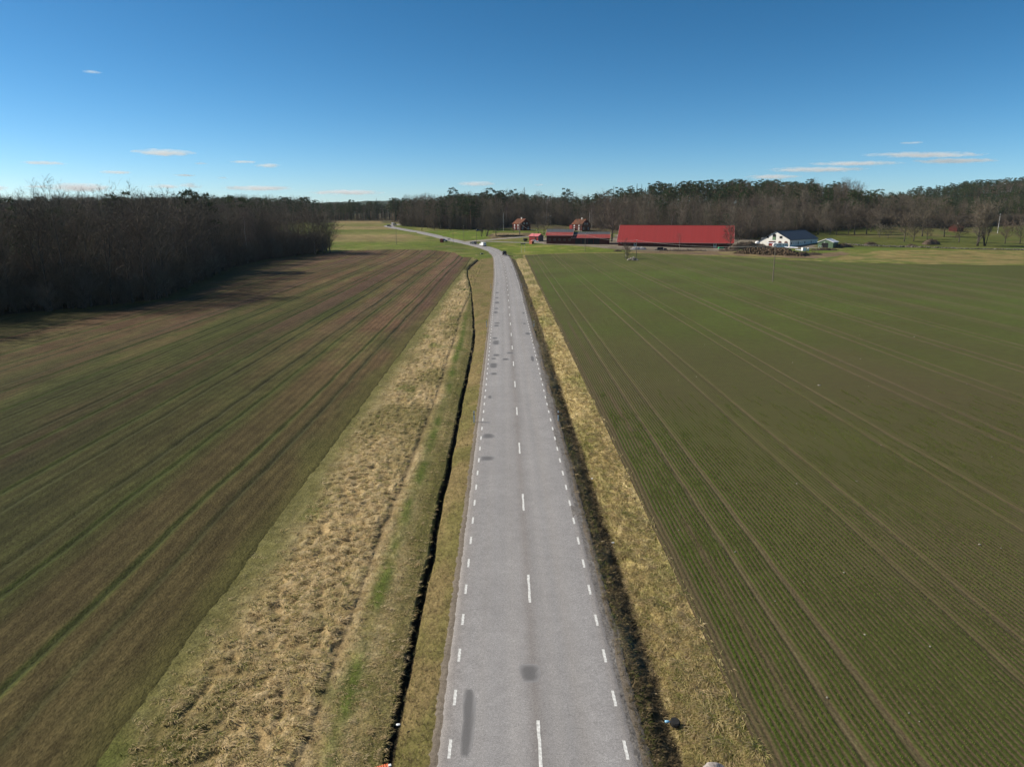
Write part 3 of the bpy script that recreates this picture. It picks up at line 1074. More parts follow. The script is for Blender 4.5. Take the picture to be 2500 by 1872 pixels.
# dark repair patches in the asphalt: (pixel x, pixel y, width m, length m)
PATCH = [(1293, 1654, 0.62, 1.05), (1141, 1765, 0.36, 3.9), (1188, 1125, 0.9, .9), (1192, 1067, .8, 1.2), (1196, 972, .45, 1.6),
         (1206, 914, .9, 1.6), (1204.5, 895, 1.1, 4.2), (1205, 878, .8, 1.4), (1211, 869, 1.1, 2.0), (1234, 879, 1.1, 1.7), (1246, 864, 1.2, 1.6),
         (1211, 838, 1.2, 5.0), (1208, 827.5, 1.0, 2.0), (1212, 796.5, 1.1, 2.6), (1213, 790, 1.2, 2.2), (1210, 764, 1.0, 4.0), (1212, 754.5, 1.0, 3.0),
         (1213.5, 740, 1.3, 5.0), (1213, 727.5, 1.0, 3.5), (1213.5, 715.5, 1.2, 4.0), (1215, 693, 1.0, 2.0),
         (1278, 765.5, .5, 3.0), (1280.3, 791, .7, 2.0), (1288.5, 815.5, .9, 3.0), (1300, 878, .5, 5.0), (1243, 634, .7, 9), (1248, 653, .7, 8)]
pm, pn, pl, pb = nodes_of('patched_asphalt')
pa_ = pn.new('ShaderNodeAttribute')
pa_.attribute_name = 'Col'
ptx = pn.new('ShaderNodeTexNoise')
ptx.inputs['Scale'].default_value = 60
pg = pn.new('ShaderNodeNewGeometry')
pl.new(pg.outputs['Position'], ptx.inputs['Vector'])
pvm = pn.new('ShaderNodeVectorMath')
pvm.operation = 'SCALE'
pmr = pn.new('ShaderNodeMapRange')
pmr.inputs['From Min'].default_value = 0.3
pmr.inputs['From Max'].default_value = 0.7
pmr.inputs['To Min'].default_value = 0.7
pmr.inputs['To Max'].default_value = 1.3
pl.new(ptx.outputs['Fac'], pmr.inputs['Value'])
pl.new(pa_.outputs['Color'], pvm.inputs[0])
pl.new(pmr.outputs['Result'], pvm.inputs['Scale'])
pl.new(pvm.outputs[0], pb.inputs['Base Color'])
pb.inputs['Roughness'].default_value = 0.8
for i, (px, py, w, ln) in enumerate(PATCH):
    x, y, z = at(px, py)
    if y > 70:
        w, ln = w * 0.72, ln * 0.72
    o = x - float(road_cx(y))
    n, v, f, c = 20, [(0, 0, 0)], [], [(0.115, 0.11, 0.108)]
    r = random.Random(i)
    for ring, dk in ((0.66, 0.125), (1.0, 0.165), (1.45, 0.25)):
        for k in range(n):
            a = 2 * math.pi * k / n
            e = 0.55
            cx_, cy_ = math.copysign(abs(math.cos(a)) ** e, math.cos(a)), math.copysign(abs(math.sin(a)) ** e, math.sin(a))
            rr = ring * (1 + 0.10 * math.sin(3 * a + i) + r.uniform(-.2, .2))
            gx2 = cx_ * w / 2 * (1 if ring < 1 else (rr / ring) * (1 + (ring - 1) * .9))
            v.append((cx_ * w / 2 * rr, cy_ * (ln / 2 + (ring - 1) * w / 2) * (1 + r.uniform(-.05, .05)), 0))
            c.append((dk, dk * .96, dk * .94))
    for k in range(n):
        f.append((0, 1 + k, 1 + (k + 1) % n))
        for q_ in (0, 1):
            a0 = 1 + q_ * n
            f.append((a0 + k, a0 + n + k, a0 + n + (k + 1) % n, a0 + (k + 1) % n))
    v = [(p[0], p[1], cross_z(o + p[0]) - cross_z(o) + 0.0) for p in v]
    me = bpy.data.meshes.new('repair_patch')
    me.from_pydata(v, [], f)
    me.materials.append(pm)
    set_col(me, np.array(c))
    ob = link('repair_patch', me, None, road)
    ob.location = (x, y, float(H(x, y)) + cross_z(o) + 0.004)


def strip_sheet(name, pts, w, dz, colr, mt, seed):
    """a gravel drive draped over the terrain"""
    P = np.array(chaikin([at(*p)[:2] for p in pts], 3))
    d = np.gradient(P, axis=0)
    d /= np.hypot(d[:, 0], d[:, 1])[:, None]
    oo = np.linspace(-1, 1, 7)
    k = np.arange(len(P))
    ww = w / 2 * (1 + 0.25 * (vnoise(k * 0.3, k * 0 + seed, seed) - 0.5))
    X = P[:, :1] + oo[None, :] * ww[:, None] * d[:, 1:]
    Y = P[:, 1:] - oo[None, :] * ww[:, None] * d[:, :1]
    Z = H(X, Y) + dz - 0.1 * (np.abs(oo) > 0.9)[None, :]
    me = arr_mesh(name, np.stack([X.ravel(), Y.ravel(), Z.ravel()], 1), grid_faces(7, len(P)), [M[mt]], smooth=True)
    oc = np.repeat(oo[None, :], len(P), 0).ravel()
    Cc = np.tile([list(colr)], (len(oc), 1))
    Cc = mixc(Cc, (0.15, 0.14, 0.06), np.exp(-(oc / 0.15) ** 2) * 0.4)
    set_col(me, Cc)
    return tag(link(name, me), kind='structure')


strip_sheet('gravel_drive', [(1128, 592), (1160, 588.5), (1200, 585.6), (1243, 582), (1275, 579), (1300, 578), (1330, 578)], 5.5, 0.22, (0.30, 0.27, 0.23), 'gravel', 3)
strip_sheet('gravel_drive', [(1150, 589.5), (1175, 589.2), (1200, 590.4), (1243, 592.4), (1290, 593), (1330, 593.5)], 3.8, 0.24, (0.30, 0.27, 0.23), 'gravel', 4)

# ------------------------------------------------------------------ trees
def perp(d, rng):
    v = Vector((rng.uniform(-1, 1), rng.uniform(-1, 1), rng.uniform(-1, 1)))
    p = d.cross(v)
    return p.normalized() if p.length > 1e-4 else Vector((1, 0, 0))


def sliver(mb, p, d, ln, w, rng, bend=0.0):
    s = perp(d, rng) * (w / 2)
    q = p + d * ln
    if bend:
        m = p + d * (ln * 0.55)
        q = q + Vector((0, 0, bend * ln))
        mb.poly((p - s, p + s, m))
        s2 = s * 0.8
        mb.poly((m - s2, m + s2, q))
    else:
        mb.poly((p - s, p + s, q))
    return q


def bare_tree(seed, h=22.0, r0=0.28, start=0.28, n1=18, spread=0.30, up=0.5, tw=0.05, n3=6, n4=2, stems=1, droop=0.0):
    """trunk and crown of a leafless tree"""
    rng = random.Random(seed)
    T, Cn = MB(), MB()
    for st in range(stems):
        lean = Vector((rng.uniform(-1, 1), rng.uniform(-1, 1), 0)) * (0.05 if stems == 1 else 0.28)
        base = Vector((rng.uniform(-.3, .3), rng.uniform(-.3, .3), 0)) * (0 if stems == 1 else 1)
        hh = h * (1 if st == 0 else rng.uniform(0.75, 1.0))
        rr = r0 * (1 if stems == 1 else 0.6)
        pts, rs = [], []
        for i in range(8):
            t = i / 7
            w = Vector((rng.uniform(-1, 1), rng.uniform(-1, 1), 0)) * 0.018 * h * t
            pts.append(base + Vector((0, 0, -0.25 if i == 0 else hh * 0.92 * t)) + lean * hh * t + w)
            rs.append(rr * (1.25 if i == 0 else 1) * (1 - 0.86 * t))
        T.tube(pts, rs, 6)

        def on_trunk(t):
            f = t * 7
            i = min(6, int(f))
            return pts[i].lerp(pts[i + 1], f - i)
        m1 = max(6, int(n1 / stems ** 0.5))
        for i in range(m1):
            t = start + (0.99 - start) * (i + rng.uniform(0, .9)) / m1
            az = i * 2.4 + rng.uniform(-.5, .5)
            ang = (1.15 - 0.75 * t) * (1.1 - 0.5 * up) * rng.uniform(.75, 1.2)
            L = hh * spread * (0.45 + 1.0 * math.sin(math.pi * min(1, (1.04 - t) / (1.04 - start) * 0.85 + 0.1))) * rng.uniform(.7, 1.15)
            d = Vector((math.cos(az) * math.sin(ang), math.sin(az) * math.sin(ang), math.cos(ang)))
            p0 = on_trunk(t)
            p1 = p0 + d * L * 0.5
            d2 = (d + Vector((0, 0, 0.35 * up - droop))).normalized()
            p2 = p1 + d2 * L * 0.5
            rb = max(0.025, rr * 0.38 * (1 - t * 0.75))
            Cn.tube([p0, p1, p2], [rb, rb * .6, rb * .2], 3, cap=False)
            n2 = 7
            for j in range(n2):
                u = 0.22 + 0.78 * (j + rng.random()) / n2
                q0 = p0.lerp(p1, u * 2) if u < .5 else p1.lerp(p2, u * 2 - 1)
                dd = (d2 + perp(d2, rng) * rng.uniform(.5, 1.1) + Vector((0, 0, .22 * up - droop * 1.5))).normalized()
                L2 = L * rng.uniform(.28, .5) * (1.15 - u * .5)
                q1 = q0 + dd * L2
                s = perp(dd, rng) * max(0.016, rb * 0.28)
                s2 = dd.cross(s)
                for a_, b_ in ((s, s2), (s2, -s)):
                    Cn.poly((q0 - a_, q0 + a_, q1))
                for k in range(n3):
                    w_ = rng.uniform(.15, 1)
                    e0 = q0.lerp(q1, w_)
                    de = (dd + perp(dd, rng) * rng.uniform(.4, 1.0) + Vector((0, 0, .15 * up - droop * 2.5))).normalized()
                    L3 = L2 * rng.uniform(.3, .7)
                    e1 = sliver(Cn, e0, de, L3, tw, rng)
                    for m_ in range(n4):
                        f0 = e0.lerp(e1, rng.uniform(.2, .95))
                        df = (de + perp(de, rng) * rng.uniform(.4, .9) + Vector((0, 0, -droop * 3))).normalized()
                        sliver(Cn, f0, df, L3 * rng.uniform(.4, .9), tw * 0.8, rng)
    return T, Cn


def pine_tree(seed, h=21.0):
    rng = random.Random(seed)
    T, Cn = MB(), MB()
    pts = [Vector((rng.uniform(-.15, .15) * i * .4, rng.uniform(-.15, .15) * i * .4, -0.3 if i == 0 else h * 0.95 * i / 6)) for i in range(7)]
    T.tube(pts, [0.26 * (1.2 if i == 0 else 1) * (1 - .85 * i / 6) for i in range(7)], 6)
    n = rng.randint(20, 26)
    for i in range(n):
        t = 0.46 + 0.54 * (i + rng.random() * .8) / n
        f = min(5.999, t * 6)
        p0 = pts[int(f)].lerp(pts[int(f) + 1], f - int(f))
        az = i * 2.4 + rng.uniform(-.6, .6)
        L = h * 0.16 * (1.15 - abs(t - 0.62) * 1.5) * rng.uniform(.55, 1.25)
        L = max(L, 0.5)
        d = Vector((math.cos(az), math.sin(az), rng.uniform(.1, .6)))
        p1 = p0 + d * L
        Cn.tube([p0, p1], [.06, .02], 3, mi=1, cap=False)
        R = rng.uniform(.9, 1.5) * (1.15 - .5 * (t - .46))
        for k in range(80):
            v = Vector((rng.gauss(0, 1), rng.gauss(0, 1), rng.gauss(0, .45)))
            v = v.normalized() * rng.random() ** 0.5
            c = p1 + Vector((v.x * R, v.y * R, v.z * R * .8))
            o = (v + Vector((rng.uniform(-.5, .5), rng.uniform(-.5, .5), rng.uniform(.1, .9)))).normalized()
            sdd = perp(o, rng) * rng.uniform(.10, .22)
            Cn.poly((c - sdd, c + sdd, c + o * rng.uniform(.3, .65)))
    return T, Cn


def spruce_tree(seed, h=20.0):
    rng = random.Random(seed)
    T, Cn = MB(), MB()
    T.tube([(0, 0, -0.3), (0, 0, h * .5), (0, 0, h * .99)], [.24, .14, .02], 6)
    R = h * rng.uniform(.13, .17)
    z = h * rng.uniform(.06, .16)
    while z < h * .98:
        t = z / h
        r = R * (1 - t) ** .8 * rng.uniform(.8, 1.15) + .12
        nb = 7 if t < .8 else 5
        a0 = rng.random() * 6.28
        for k in range(nb):
            az = a0 + k * 6.283 / nb + rng.uniform(-.3, .3)
            rr = r * rng.uniform(.65, 1.15)
            d = Vector((math.cos(az), math.sin(az), 0))
            s = Vector((-d.y, d.x, 0))
            for m_ in range(6):
                u = (m_ + .6) / 6
                c = Vector((0, 0, z)) + d * rr * u + Vector((0, 0, -.38 * rr * u ** 1.2 + .22 * rr * max(0, u - .7)))
                wd = rr * .30 * (1.1 - u * .6) * rng.uniform(.6, 1.3) + .06
                tip = c + d * rr * .28 + Vector((rng.uniform(-.1, .1), rng.uniform(-.1, .1), -rng.uniform(.02, .3)))
                Cn.poly((c - s * wd + Vector((0, 0, rng.uniform(-.2, .05))), tip, c + s * wd + Vector((0, 0, rng.uniform(-.2, .05)))))
            
        z += h * .030 * rng.uniform(.8, 1.2) + .06
    return T, Cn


KIND = {}


def make_kind(key, builder, seeds, tmat, cmats, **kw):
    out = []
    for s in seeds:
        T, Cn = builder(s, **kw)
        out.append((T.mesh('trunk', tmat, True), Cn.mesh('crown', cmats)))
    KIND[key] = out


make_kind('bare', bare_tree, range(1, 8), M['bark_d'], M['twig'], start=0.13, n1=21)
make_kind('slim', bare_tree, range(11, 15), M['bark_d'], M['twig'], h=21.0, r0=0.2, start=0.26, n1=17, spread=0.2, up=0.9)
make_kind('birch', bare_tree, range(21, 25), M['birch_bark'], M['birch_twig'], h=19.0, r0=0.19, start=0.3, n1=17, spread=0.24, up=0.7, tw=0.04, droop=0.12)
make_kind('oak', bare_tree, range(31, 35), M['bark_d'], M['twig'], h=13.0, r0=0.36, start=0.2, n1=22, spread=0.58, up=0.15, tw=0.06, n3=8)
make_kind('orchard', bare_tree, range(41, 45), M['bark_d'], M['twig'], h=6.5, r0=0.22, start=0.25, n1=20, spread=0.62, up=0.15, tw=0.06, n3=8)
make_kind('bush', bare_tree, range(51, 55), M['bark_d'], M['twig'], h=4.2, r0=0.08, start=0.06, n1=16, spread=0.5, up=0.35, tw=0.03, stems=3)
make_kind('clump', bare_tree, range(61, 63), M['bark_d'], M['twig'], h=15.0, r0=0.25, start=0.2, n1=26, spread=0.34, up=0.7, tw=0.06, stems=5, n3=8)
make_kind('pine', pine_tree, range(71, 76), M['pine_bark'], [M['pine'], M['pine_bark']])
make_kind('spruce', spruce_tree, range(81, 86), M['bark_d'], M['spruce'])
_tr = random.Random(99)


def tree(key, name, label, cat, x, y, sc=1.0, group=None, var=None):
    T, Cn = KIND[key][_tr.randrange(len(KIND[key])) if var is None else var]
    o = thing(name, label, cat, (x, y, float(H(x, y)) - 0.05), _tr.uniform(0, 6.28), group)
    o.scale = (sc, sc, sc * _tr.uniform(.94, 1.06))
    link('trunk', T, None, o)
    link('crown', Cn, None, o)
    return o


# --- scatter of one mesh: prototypes and bare points live in the same object
def scatter(name, protos, mats, pts, rot, scl, idx, tilt=None):
    """protos: list of (vertices, faces [list of arrays], material index array)"""
    Vs, Fs, MI, PI = [], {}, {}, []
    off = 0
    for pi, (v, fl) in enumerate(protos):
        Vs.append(np.asarray(v, np.float32))
        PI.append(np.full(len(v), pi, np.int32))
        for f, mi in fl:
            Fs.setdefault(f.shape[1], []).append(f + off)
            MI.setdefault(f.shape[1], []).append(np.full(len(f), mi, np.int32))
        off += len(v)
    n = len(pts)
    Vs.append(np.asarray(pts, np.float32))
    PI.append(np.full(n, 1000, np.int32))
    V = np.concatenate(Vs)
    keys = sorted(Fs)
    me = arr_mesh(name, V, [np.concatenate(Fs[k]) for k in keys], mats, np.concatenate([np.concatenate(MI[k]) for k in keys]))
    a = me.attributes.new('pid', 'INT', 'POINT')
    a.data.foreach_set('value', np.concatenate(PI))
    pad = np.zeros(off, np.float32)
    rz = np.zeros((len(V), 3), np.float32)
    rz[off:, 2] = rot
    if tilt is not None:
        rz[off:, 0] = tilt
    a = me.attributes.new('rot', 'FLOAT_VECTOR', 'POINT')
    a.data.foreach_set('vector', rz.ravel())
    a = me.attributes.new('scl', 'FLOAT', 'POINT')
    a.data.foreach_set('value', np.concatenate([pad, np.asarray(scl, np.float32)]))
    a = me.attributes.new('sel', 'INT', 'POINT')
    a.data.foreach_set('value', np.concatenate([np.zeros(off, np.int32), np.asarray(idx, np.int32)]))
    o = link(name, me)
    ng = bpy.data.node_groups.new(name, 'GeometryNodeTree')
    ng.interface.new_socket('Geometry', in_out='INPUT', socket_type='NodeSocketGeometry')
    ng.interface.new_socket('Geometry', in_out='OUTPUT', socket_type='NodeSocketGeometry')
    N, L = ng.nodes, ng.links
    gi, go = N.new('NodeGroupInput'), N.new('NodeGroupOutput')

    def attr(nm, ty):
        q = N.new('GeometryNodeInputNamedAttribute')
        q.data_type = ty
        q.inputs['Name'].default_value = nm
        return q.outputs['Attribute']

    def equals(sock, val):
        c = N.new('FunctionNodeCompare')
        c.data_type = 'INT'
        c.operation = 'EQUAL'
        ins = [s for s in c.inputs if s.type == 'INT']
        L.new(sock, ins[0])
        ins[1].default_value = val
        return c.outputs[0]
    sp = N.new('GeometryNodeSeparateGeometry')
    sp.domain = 'POINT'
    L.new(gi.outputs[0], sp.inputs['Geometry'])
    L.new(equals(attr('pid', 'INT'), 1000), sp.inputs['Selection'])
    join = N.new('GeometryNodeJoinGeometry')
    for pi in range(len(protos)):
        s2 = N.new('GeometryNodeSeparateGeometry')
        s2.domain = 'POINT'
        L.new(sp.outputs['Inverted'], s2.inputs['Geometry'])
        L.new(equals(attr('pid', 'INT'), pi), s2.inputs['Selection'])
        iop = N.new('GeometryNodeInstanceOnPoints')
        L.new(sp.outputs['Selection'], iop.inputs['Points'])
        L.new(equals(attr('sel', 'INT'), pi), iop.inputs['Selection'])
        L.new(s2.outputs['Selection'], iop.inputs['Instance'])
        e2r = N.new('FunctionNodeEulerToRotation')
        L.new(attr('rot', 'FLOAT_VECTOR'), e2r.inputs[0])
        L.new(e2r.outputs[0], iop.inputs['Rotation'])
        L.new(attr('scl', 'FLOAT'), iop.inputs['Scale'])
        L.new(iop.outputs['Instances'], join.inputs['Geometry'])
    L.new(join.outputs['Geometry'], go.inputs[0])
    md = o.modifiers.new('scatter', 'NODES')
    md.node_group = ng
    return tag(o, kind='stuff')


def mesh_arrays(me, mi_off=0):
    v = np.empty(len(me.vertices) * 3, np.float32)
    me.vertices.foreach_get('co', v)
    by = {}
    for p in me.polygons:
        by.setdefault((len(p.vertices), p.material_index), []).append(tuple(p.vertices))
    return v.reshape(-1, 3), [(np.array(f, np.int32), mi + mi_off) for (k, mi), f in by.items()]


def tree_proto(key, var, moff):
    T, Cn = KIND[key][var]
    v1, f1 = mesh_arrays(T, moff)
    v2, f2 = mesh_arrays(Cn, moff + 1)
    return np.concatenate([v1, v2]), f1 + [(f + len(v1), mi) for f, mi in f2]


FOREST_MATS = [M['bark_d'], M['twig'], M['birch_bark'], M['birch_twig'], M['pine_bark'], M['pine'], M['pine_bark'], M['bark_d'], M['spruce']]
FOREST_PROTOS = [tree_proto('bare', i, 0) for i in (0, 1, 2, 3)] + [tree_proto('slim', i, 0) for i in (0, 1)] + [tree_proto('birch', i, 2) for i in (0, 1)] + \
    [tree_proto('pine', i, 4) for i in (0, 1, 2)] + [tree_proto('spruce', i, 7) for i in (0, 1, 2)]


def thin(xy, dmin):
    """keep points at least dmin apart"""
    cell, keep = {}, []
    for i, (x, y) in enumerate(xy):
        k = (int(x // dmin), int(y // dmin))
        ok = True
        for a in (-1, 0, 1):
            for b in (-1, 0, 1):
                for j in cell.get((k[0] + a, k[1] + b), ()):
                    if (xy[j][0] - x) ** 2 + (xy[j][1] - y) ** 2 < dmin * dmin:
                        ok = False
        if ok:
            cell.setdefault(k, []).append(i)
            keep.append(i)
    return keep


# left wood: its edge along the stubble field
EY = np.array([60, 100, 145, 152, 170, 205, 265, 318, 350, 366])
EX = np.array([-120, -108, -103, -93, -82, -90, -103, -107, -99, -97])


def stretch(y):
    return 'near corner of the left wood' if y < 165 else 'inward bend of the left wood' if y < 225 else 'long middle edge of the left wood' if y < 310 else 'far tip of the left wood'


def behind(x):
    return 'left of the first red house' if x < 2 else 'behind the two red houses' if x < 66 else 'behind the long red barn' if x < 128 else 'behind the white barn' if x < 190 else 'above the orchard lawn' if x < 270 else 'far right of the orchard'


n_bare = 0
r_ = random.Random(5)
cand = []
for row, (dx0, dx1, step) in enumerate(((0.5, 3.5, 3.6), (4.5, 8.5, 4.2), (9.5, 15, 5.5))):
    y = 108.0
    while y < 372:
        x = float(np.interp(y, EY, EX)) - r_.uniform(dx0, dx1)
        if y > 352:
            x = x + (y - 352) * 0.3 - row * 3
        cand.append((row, x, y + r_.uniform(-1, 1)))
        y += step * r_.uniform(.75, 1.25)
for row, x, y in cand:
    k = r_.random()
    key = 'bare' if k < .62 else 'slim' if k < .95 else 'birch'
    if key == 'birch':
        tree('birch', 'birch_tree', 'slender pale birch among dark trees at the ' + stretch(y), 'birch', x, y, r_.uniform(.85, 1.08), 'birches at the ' + stretch(y))
    else:
        n_bare += 1
        lb_ = ('slim' if key == 'slim' else 'broad') + ' bare brown tree, ' + ('front' if row == 0 else 'inner') + ' row, ' + stretch(y)
        tree(key, 'bare_tree', lb_, 'tree', x, y, r_.uniform(.74, 1.0) * (1 - .16 * float(sstep(y, 300, 366))), 'bare trees: ' + lb_)
for i in range(92):
    y = 110 + i * 2.85 + r_.uniform(-1.5, 1.5)
    x = float(np.interp(y, EY, EX)) + r_.uniform(-2.2, 1.8) + (max(0, y - 352) * 0.3)
    tree('bush', 'bare_bush', 'low leafless bush at the foot of the ' + stretch(y), 'bush', x, y, r_.uniform(.8, 1.7), 'bushes at the foot of the ' + stretch(y))
# the wood behind that edge
g = np.random.default_rng(3)
xy = np.stack([g.uniform(-330, -100, 9000), g.uniform(95, 420, 9000)], 1)
ex = np.interp(xy[:, 1], EY, EX)
m_ = (xy[:, 0] < ex - 13) & (xy[:, 1] < 372 + 0.35 * (-(xy[:, 0]) - 100))
xy = xy[m_]
xy = xy[thin(xy.tolist(), 3.9)]
n = len(xy)
kind = g.random(n)
con = (fbm(xy[:, 0] * 0.03, xy[:, 1] * 0.03, 91) > 0.56) & (xy[:, 0] < np.interp(xy[:, 1], EY, EX) - 25)
sel = np.where(con, np.where(g.random(n) < .35, 8 + g.integers(0, 3, n), 11 + g.integers(0, 3, n)), np.where(kind < .75, g.integers(0, 4, n), np.where(kind < .98, 4 + g.integers(0, 2, n), 6 + g.integers(0, 2, n))))
tag(scatter('forest', FOREST_PROTOS, FOREST_MATS, np.column_stack([xy, H(xy[:, 0], xy[:, 1]) - .1]), g.uniform(0, 6.28, n), np.where(con, g.uniform(.85, 1.08, n), g.uniform(.72, .98, n)), sel), 'dense dark wood of bare trees behind its edge left of the field')
# undergrowth inside the edges of the woods
BUSH_P = [tree_proto('bush', i, 0) for i in range(4)]
g2 = np.random.default_rng(33)
uy = g2.uniform(105, 380, 1500)
ux = np.interp(uy, EY, EX) - g2.uniform(1, 26, 1500) + np.maximum(0, uy - 352) * .3
tag(scatter('undergrowth', BUSH_P, [M['bark_d'], M['twig']], np.column_stack([ux, uy, H(ux, uy)]), g2.uniform(0, 6.28, 1500), g2.uniform(.8, 1.9, 1500), g2.integers(0, 4, 1500)), 'dark leafless undergrowth between the trunks of the left wood')
# dark conifers whose tops stand above the left wood
LW = [(385, 464, 235, 'spruce', 'tallest dark spruce standing alone above the left wood'), (298, 470, 225, 'pine', 'broad dark pine top at the right end of the bare left crowns'), (472, 469, 245, 'pine', 'first of the dark pine group above the left wood'), (493, 467, 250, 'pine', 'widest pine of the dark group above the left wood'), (513, 471, 250, 'spruce', 'spruce at the right of the dark pine group above the wood'),
      (538, 475, 285, 'spruce', 'small spruce top right of the pine group above the wood'), (585, 476, 322, 'pine', 'dark pine top further right above the left wood'), (572, 478, 320, 'spruce', 'narrow spruce top beside the further pine'), (620, 484, 345, 'spruce', 'spruce top low over the far part of the left wood'), (650, 486, 368, 'spruce', 'last but one spruce top over the far part of the left wood'), (672, 487, 385, 'spruce', 'last spruce top over the far part of the left wood'),
      (161, 477, 205, 'spruce', 'small dark spruce top among the bare left crowns'), (10, 470, 190, 'pine', 'dark pine at the left frame edge in the wood'), (412, 473, 240, 'spruce', 'low spruce top right of the tallest one'), (440, 474, 245, 'spruce', 'low spruce top left of the pine group')]
for px, py, dist, kd, lb in LW:
    x = (px / 1.1302 - 1090) / 1534 * dist
    sc = min(1.35, (20.2 + (460 - py / 1.1302) * dist / 1573) / (21.5 if kd == 'pine' else 20.0))
    tree(kd, kd + '_tree', lb, kd, x, dist + 5, sc, 'conifers standing above the left wood')

# far wood behind the fields, and the wooded hills on the right


def off_road(x, y, d=9.0):
    x, y = np.atleast_1d(x), np.atleast_1d(y)
    best = np.full(x.shape, 1e9)
    for rx_, ry_ in ROAD[::2]:
        if ry_ > 380:
            best = np.minimum(best, (x - rx_) ** 2 + (y - ry_) ** 2)
    # also keep the view line on the bend free
    return (best > d * d) & ~((x > -140) & (x < -88) & (y > 560) & (y < 690))




def wood(name, label, n0, xr, yr, cond, dmin, pcon, seed, smin, smax, fcon=0.02, slim=.3):
    g = np.random.default_rng(seed)
    xy = np.stack([g.uniform(*xr, n0), g.uniform(*yr, n0)], 1)
    xy = xy[cond(xy[:, 0], xy[:, 1])]
    xy = xy[off_road(xy[:, 0], xy[:, 1])]
    xy = xy[thin(xy.tolist(), dmin)]
    n = len(xy)
    z = H(xy[:, 0], xy[:, 1])
    cn = fbm(xy[:, 0] * fcon, xy[:, 1] * fcon, seed) + 0.25 * (g.random(n) - .5) < pcon(xy[:, 0], xy[:, 1])
    sel = np.where(cn, np.where(g.random(n) < .5, 8 + g.integers(0, 3, n), 11 + g.integers(0, 3, n)), np.where(g.random(n) < 1 - slim, g.integers(0, 4, n), np.where(g.random(n) < .8, 4 + g.integers(0, 2, n), 6 + g.integers(0, 2, n))))
    return tag(scatter(name, FOREST_PROTOS, FOREST_MATS, np.column_stack([xy, z - .1]), g.uniform(0, 6.28, n), g.uniform(smin, smax, n) * np.where(cn, 1.1, .95), sel), label)


def base_line(pts):
    P = [at(*p)[:2] for p in pts]
    P.sort()
    return np.array([p[0] for p in P]), np.array([p[1] for p in P])


# foot of the right-hand woods, as surveyed
FBX, FBY = base_line([(950, 552), (985, 553), (1035, 556), (1060, 560), (1150, 561), (1200, 557), (1260, 548), (1345, 548), (1430, 556), (1500, 562)])
FBX = np.concatenate([FBX, [88, 130, 150, 178, 215, 250, 300, 345, 420, 640]])
FBY = np.concatenate([FBY, [482, 455, 447, 462, 505, 520, 535, 560, 600, 640]])


def foot(x):
    return np.interp(x, FBX, FBY)


wood('forest', 'far bare and dark wood beyond the strip fields, left of the road bend', 5000, (-330, -60), (640, 900),
     lambda x, y: (y > 735 + 0.15 * (x + 230)) & ~((x > -135) & (x < -75) & (y < 770)), 5.0, lambda x, y: 0.56 + 0 * x, 141, .55, .85)
wood('forest', 'dark conifer wood left of the far field behind the bare trees', 4000, (-420, -125), (400, 760),
     lambda x, y: (y > 432) & (x < -158 - 0.10 * (y - 400)), 5.0, lambda x, y: 0.54 + 0 * x, 142, .8, 1.02)
wood('forest', 'brown wooded hillside behind the houses and barns', 16000, (-110, 345), (440, 800),
     lambda x, y: (y > foot(x) + 14) & (y < foot(x) + 190), 4.4, lambda x, y: 0.43 + 0.32 * sstep(y - foot(x), 50, 110), 143, .56, 1.02)
wood('forest', 'wooded hill rising on the far right', 14000, (330, 900), (560, 1000),
     lambda x, y: (y > foot(x) + 14) & (x < 0.85 * y), 5.2, lambda x, y: 0.43 + 0.32 * sstep(x, 390, 520), 144, .58, .98)
# the nearest trees of those woods, one by one
r_ = random.Random(17)
xs = -100.0
for row in range(3):
    x = -100.0
    while x < 345 and n_bare < 298:
        y = float(foot(x)) + row * 4.6 + r_.uniform(-1.5, 2.5)
        if not (-40 < x < 90 and y < 505) and off_road(x, y)[0]:
            k = r_.random()
            if -62 < x < -15 and k < .5 and row > 0:
                tree('pine', 'pine_tree', 'dark green pine among bare trees ' + behind(x), 'pine', x, y, r_.uniform(.8, 1.1), 'pines ' + behind(x))
            elif k < .05:
                tree('birch', 'birch_tree', 'pale slim birch at the wood edge ' + behind(x), 'birch', x, y, r_.uniform(.7, .95), 'birches ' + behind(x))
            elif k < .16 and row > 0:
                tree('spruce', 'spruce_tree', 'dark pointed spruce among bare trees ' + behind(x), 'spruce', x, y, r_.uniform(.6, .95), 'spruces ' + behind(x))
            else:
                n_bare += 1
                lb_ = ('broad' if k < .75 else 'slim') + ' bare brown tree, ' + ('front' if row == 0 else 'inner') + ' row, ' + behind(x)
                tree('bare' if k < .75 else 'slim', 'bare_tree', lb_, 'tree', x, y, r_.uniform(.62, .86), 'bare trees: ' + lb_)
        x += (5.2 + row * 1.1) * r_.uniform(.7, 1.3)
g2 = np.random.default_rng(34)
ux = g2.uniform(-105, 640, 3200)
uy = foot(ux) + g2.uniform(-1, 30, 3200)
ok_ = off_road(ux, uy) & ~((ux > -40) & (ux < 90) & (uy < 505))
ux, uy = ux[ok_], uy[ok_]
tag(scatter('undergrowth', BUSH_P, [M['bark_d'], M['twig']], np.column_stack([ux, uy, H(ux, uy)]), g2.uniform(0, 6.28, len(ux)), g2.uniform(.7, 1.7, len(ux)), g2.integers(0, 4, len(ux))), 'brown undergrowth along the foot of the wooded hillside')
